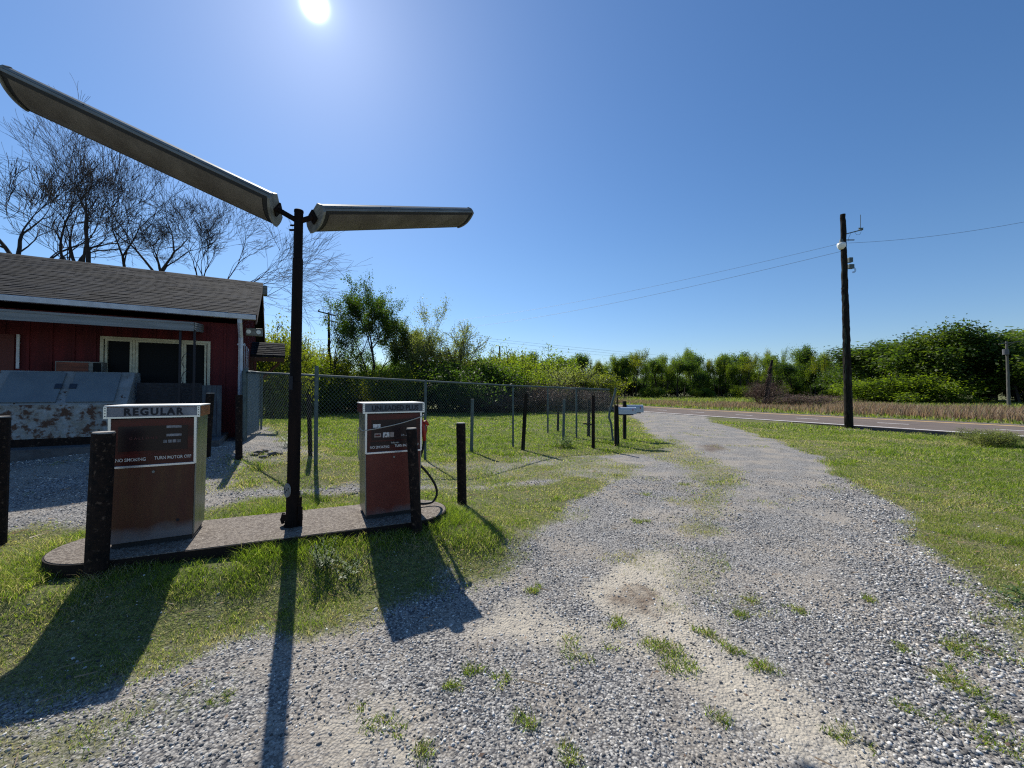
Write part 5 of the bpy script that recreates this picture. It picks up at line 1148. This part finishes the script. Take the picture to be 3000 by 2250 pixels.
# bushes: prototypes 1 m high, copied
def bush_proto(seed, ml, per, size, name='bush', up=.02, dens=26, mb=None, spread=.07, n=[0, 3, 3, 3]):
    rg = np.random.default_rng(seed); out, tips = [], []; cfg = dict(lev=3, seg=3, wob=.14, up=up, tap=.6, rmin=.004, n=n, t0=.2, ang=36, len=.62, fork=1)
    for i in range(dens):
        a = rg.random() * 6.283; e = .25 + .9 * rg.random(); rr = .22 * math.sqrt(rg.random())
        skeleton(rg, Vector((rr * math.cos(a), rr * math.sin(a), 0)), Vector((math.cos(a) * e * .8, math.sin(a) * e * .8, 1)), .42, .012, 3, cfg, out, tips)
    P = np.array([p for pts, _, _ in out for p in pts]); z1 = np.percentile(P[:, 2], 99); xw = np.percentile(np.abs(P[:, :2]), 97) * 2
    t = empty(name, (0, 0, 0)); b = MB()
    for pts, rad, lev in out: b.tube(pts, rad, 3, cap=False)
    b.build('stems', mb or M['bark'], t)
    if per: leaves(rg, tips, per, spread, size, 'foliage', ml, t)
    return t, z1, xw
protos = {'lime': bush_proto(1, M['leaf_lime'], 34, .016), 'green': bush_proto(2, M['leaf'], 38, .017), 'dark': bush_proto(3, M['leaf_dark'], 42, .017), 'willow': bush_proto(4, M['leaf_pale'], 24, .013, up=.05), 'brush': bush_proto(5, M['brush'], 12, .010, dens=34, mb=M['vine'])}
used = set()
def bush(kind, px, ty, wpx, Y, label, group='bushes beyond the fence', by=None, z=0.0, name='bush', rz=None):
    t, z1, xw = protos[kind]
    o = copy_tree(t) if kind in used else t; used.add(kind)
    P = back_loc(px, Y, z); o.location = P; h = htop(ty, Y) - z; w = wpx / F * Y
    o.scale = (w / xw, w / xw, h / z1); o.rotation_euler = (0, 0, (px * .7) % 6.28 if rz is None else rz); o.name = name
    tag(o, label, 'bush', group); return o
BU = [('lime', 775, 985, 230, 25, 'yellow green bush hard against the shop gable beyond the fence'), ('willow', 850, 1000, 200, 40, 'pale feathery bush in the gap behind the lamp pole'), ('lime', 905, 1050, 240, 33, 'yellow green bush behind the thin dark post'),
      ('green', 1010, 1088, 200, 35, 'green bush at the foot of the tallest tree, left side'), ('dark', 1130, 1095, 230, 38, 'dark green bush at the foot of the tallest tree, right side'), ('dark', 1225, 1062, 200, 37, 'dark rounded bush below the pale airy tree'),
      ('lime', 1300, 1050, 180, 38, 'bright yellow green bush between the pale tree and the thin sparse tree'), ('dark', 1365, 1072, 260, 34, 'wide dark bush under the thin sparse tree'), ('lime', 1455, 1050, 210, 42, 'lime green bush around the distant pole'),
      ('green', 1560, 1050, 240, 44, 'green rounded bush left of the fence corner'), ('willow', 1640, 1085, 220, 38, 'arching pale willow bush behind the fence corner'), ('lime', 1710, 1100, 190, 40, 'low lime bush right of the fence corner'), ('green', 1490, 1075, 200, 36, 'green bush behind the middle of the fence'),
      ('willow', 1410, 1070, 180, 39, 'pale feathery bush right of the thin sparse tree'), ('green', 860, 1060, 200, 30, 'green undergrowth bush left of the thin dark trunk'), ('lime', 1160, 1090, 180, 31, 'low yellow green bush behind the UNLEADED PLUS pump'), ('lime', 690, 1000, 260, 29, 'yellow green bush glimpsed under the shingled side hood')]
BU += [('green', 960, 1130, 200, 33, 'low green undergrowth behind the tall grey fence post'), ('dark', 1345, 1110, 190, 32, 'dark thicket left of the brown brush'), ('lime', 1080, 1140, 200, 34, 'low yellow green growth round the foot of the tallest tree'), ('willow', 830, 1120, 190, 31, 'low pale growth behind the lamp pole')]
for b in BU: bush(*b)
BR = [(1440, 1150, 200, 32, 'tangle of brown brush behind the short grey post'), (1570, 1130, 170, 33, 'reddish brown brush beyond the fence middle'), (1665, 1135, 170, 34, 'brown brush behind the short steel post'), (1745, 1145, 130, 35, 'brown brush behind the bent fence post')]
for px, ty, w, Y, lb in BR: bush('brush', px, ty, w, Y, lb, 'brown brush beyond the fence', name='brush')
bush('brush', 2236, 1120, 105, 49, 'dry vine heap round the foot of the leaning broken pole', 'brush across the road', name='brush')
bush('brush', 2375, 1158, 220, 44, 'low bare brown thicket right of the leaning broken pole', 'brush across the road', name='brush')
bush('willow', 2900, 1262, 130, 12.6, 'straggly pale green weeds at the road edge on the right', 'weeds by the road', name='bush', z=-.05)
bush('green', 2660, 1105, 290, 60, 'wide dark green shrub in front of the big oak across the road', 'shrubs before the oaks', name='bush')
bush('green', 2555, 1125, 130, 62, 'small green shrub left of the wide dark one', 'shrubs before the oaks')
vine = MB(); rgv = np.random.default_rng(4)
for i in range(40):
    a0 = rgv.random() * 6.28; z0 = rgv.random() * 3.2; L = 1.2 + rgv.random(); vine.tube([tuple(T2 * (z / T2.z) + Vector((.24 * math.cos(a0 + z * 3), .24 * math.sin(a0 + z * 3), 0)) * (1.6 - .3 * z / 2)) for z in np.linspace(z0, min(z0 + L, 4.6), 8)], .02, 3)
vine.build('vines', M['vine'], p2)

# far trees: five kinds, copied along the edge of the wood
def far_proto(seed, ml, per, size, ang=32, up=.05, H0=.30, lev=4, spread=.035, n=(0, 3, 3, 4, 4), t0=.35, mb=None, len_=.62, low=True):
    cfg = dict(lev=lev, seg=3, wob=.09, up=up, tap=.68, rmin=.0022, n=n, t0=t0, ang=ang, len=len_, fork=1)
    t, P = tree('tree', (0, 0, 0), cfg, seed, None, None, ml=ml, mb=mb or M['bark'], per=per, spread=spread, size=size, H0=H0, r0=.020, ksides=3)
    return t, np.percentile(P[:, 2], 99.5) + spread, np.percentile(np.abs(P[:, :2]), 98) * 2
FP = [far_proto(101, M['leaf'], 44, .012, H0=.50, spread=.042), far_proto(102, M['leaf_lime'], 40, .012, up=.08, H0=.48, spread=.04), far_proto(103, M['leaf_dark'], 46, .012, up=.1, ang=26, H0=.36, spread=.04, t0=.2), far_proto(104, M['leaf'], 36, .012, up=.08, H0=.6, ang=28, spread=.04), far_proto(105, M['leaf_pale'], 22, .010, up=.1, ang=24, H0=.42)]
BIG = [far_proto(201, M['leaf_oak'], 260, .0075, ang=44, up=.03, H0=.22, lev=4, n=(0, 3, 4, 4, 5), t0=.2, len_=.72, spread=.030), far_proto(202, M['leaf_oak'], 260, .0075, ang=42, up=.02, H0=.20, lev=4, n=(0, 3, 4, 4, 5), t0=.2, len_=.72, spread=.030)]
fused = set()
def far_tree(proto, key, px, ty, wpx, Y, label, group, rz):
    t, h0, w0 = proto
    o = copy_tree(t) if key in fused else t; fused.add(key)
    o.location = back_loc(px, Y); h = htop(ty, Y); w = wpx / F * Y; o.scale = (w / w0, w / w0, h / h0); o.rotation_euler = (0, 0, rz); o.name = 'forest_tree' if 'wood' in group else 'oak_tree'
    tag(o, label, 'tree', group)
rgf = np.random.default_rng(77)
LAB = ['mid green tree in the row of trees along the far edge of the field', 'yellow green tree in the row along the far edge of the field', 'dark green narrow tree in the row along the far edge of the field', 'tall stemmed green tree in the row along the far edge of the field', 'sparse pale tree in the row along the far edge of the field']
TOPS = [(1100, 1075), (1400, 1070), (1440, 1060), (1500, 1058), (1550, 1048), (1600, 1055), (1660, 1044), (1720, 1050), (1760, 1068), (1800, 1050), (1850, 1046), (1900, 1055), (1960, 1050), (2000, 1034), (2060, 1050), (2110, 1030), (2160, 1038), (2220, 1042), (2280, 1045), (2320, 1042), (2365, 1018), (2400, 1045), (2440, 1052), (2500, 1034), (2560, 1035), (2600, 1025), (2700, 1015), (3200, 1010)]
tpx, tpy = zip(*TOPS)
px = 1090
while px < 2640:
    for row in (0, 1):
        q = px + row * 14 + rgf.normal(0, 5); Y = 108 + row * 16 + rgf.normal(0, 3) - (max(0, q - 2300)) * .06
        k = int(rgf.choice([0, 1, 2, 3, 4], p=[.32, .14, .28, .20, .06])); ty = np.interp(q, tpx, tpy) + rgf.normal(0, 13) + row * 8
        far_tree(FP[k], k, q, ty, 44 + 26 * rgf.random(), Y, LAB[k], 'trees of the far wood', rgf.random() * 6.28)
    px += 25
for i, q in enumerate(range(1100, 2700, 34)):
    if q > 1900 and i % 4 == 0: bush('green', q, 1136 + rgf.normal(0, 4), 50 + 30 * rgf.random(), 104 - max(0, q - 2300) * .06, 'low green shrub at the foot of the far row of trees', 'undergrowth of the far wood', rz=rgf.random() * 6)
    bush('dark', q + 17 + rgf.normal(0, 6), 1112 + rgf.normal(0, 6), 90 + 30 * rgf.random(), 150 + rgf.normal(0, 4), 'dark undergrowth shrub at the foot of the far row of trees', 'undergrowth of the far wood', rz=rgf.random() * 6)
for px, ty, w, Y, k, lb in ((2790, 975, 400, 62, 0, 'broad domed oak with spreading limbs across the road'), (2650, 1012, 260, 68, 1, 'oak on the left shoulder of the broad domed oak'), (2900, 985, 300, 72, 1, 'dark oak on the right shoulder of the broad domed oak'), (2560, 1035, 190, 78, 0, 'smaller oak just right of the tall rough pole'),
                            (2985, 1000, 200, 58, 0, 'oak behind the pale pole at the right edge'), (3090, 980, 260, 62, 1, 'oak at the very right edge'), (2730, 1060, 260, 80, 0, 'low oak filling behind the wide shrub'), (2870, 1070, 260, 76, 1, 'low shaded oak under the dark oak')):
    far_tree(BIG[k], 'big%d' % k, px, ty, w, Y, lb, 'oaks across the road', px * .31 % 6.28)
# pale trailer glimpsed between the trees
P = back_loc(1055, 62); tr = empty('trailer_home', P, R(8), label='pale trailer home glimpsed through the trees beyond the fence', cat='building')
MB().box(-4.2, 4.2, -1.5, 1.5, .5, 3.0).build('wall', M['trailer'], tr)
MB().prism([(-1.7, 3.0), (1.7, 3.0), (0, 3.6)], -4.3, 4.3, 'x').build('roof', M['roofgrey'], tr)
MB().box(-.4, .5, -1.53, -1.5, .6, 2.5).build('door', M['ply2'], tr)
for xw in (-2.8, 2.2): MB().box(xw - .5, xw + .5, -1.53, -1.5, 1.4, 2.3).build('window', M['pane'], tr)
MB().box(-4.1, 4.1, -1.45, 1.45, 0, .5).build('skirting', M['ply2'], tr)

# ------------------------------------------------------------------ weeds
def weed(px, py, h, n, label, seed, z=None, spread=.10, leaf=.045):
    P = G(px, py); r = empty('weed_plant', P, label=label, cat='weed'); rg = np.random.default_rng(seed); sm = MB(); C = []; 
    V = []; 
    for i in range(n):
        a = rg.random() * 6.28; e = spread * (.3 + rg.random()); hh = h * (.55 + .5 * rg.random()); bx, by = spread * .5 * rg.normal(), spread * .5 * rg.normal()
        pts = [(bx + e * t * t * math.cos(a), by + e * t * t * math.sin(a), hh * t) for t in np.linspace(0, 1, 6)]; sm.tube(pts, [.003, .003, .0028, .0025, .002, .0015], 4, cap=False)
        for j in range(16):
            t = .15 + .85 * j / 15; q = np.array([bx + e * t * t * math.cos(a), by + e * t * t * math.sin(a), hh * t]); b = rg.random() * 6.28; L = leaf * (1.15 - .5 * t) * (.8 + .4 * rg.random())
            d = np.array([math.cos(b), math.sin(b), .35 + .5 * t]); d /= np.linalg.norm(d); s = np.array([-math.sin(b), math.cos(b), 0]) * L * .16
            V.append([q, q + d * L * .5 + s + [0, 0, .003], q + d * L + [0, 0, -.3 * L], q + d * L * .5 - s])
    sm.build('stems', M['leaf_weed'], r); V = np.array(V).reshape(-1, 3)
    o = np_mesh('leaves', V, np.arange(len(V)).reshape(-1, 4), M['leaf_weed'], 4, {'rnd': np.repeat(rg.random(len(V) // 4), 4)}); o.parent = r
weed(950, 1668, .27, 16, 'bushy leafy weed growing at the island kerb right of the lamp pole', 1)
weed(1010, 1690, .16, 10, 'lower leafy weed close right of the bushy one', 2)
weed(1652, 1310, .42, 22, 'leafy weed clump at the foot of the fence near the short grey post', 3, spread=.28, leaf=.10)
weed(2995, 1768, .10, 7, 'dark leafy weed at the right edge of the gravel', 4, spread=.14, leaf=.07)
weed(850, 1310, .30, 14, 'leafy weed behind the lamp pole at the fence foot', 5, spread=.22, leaf=.08)
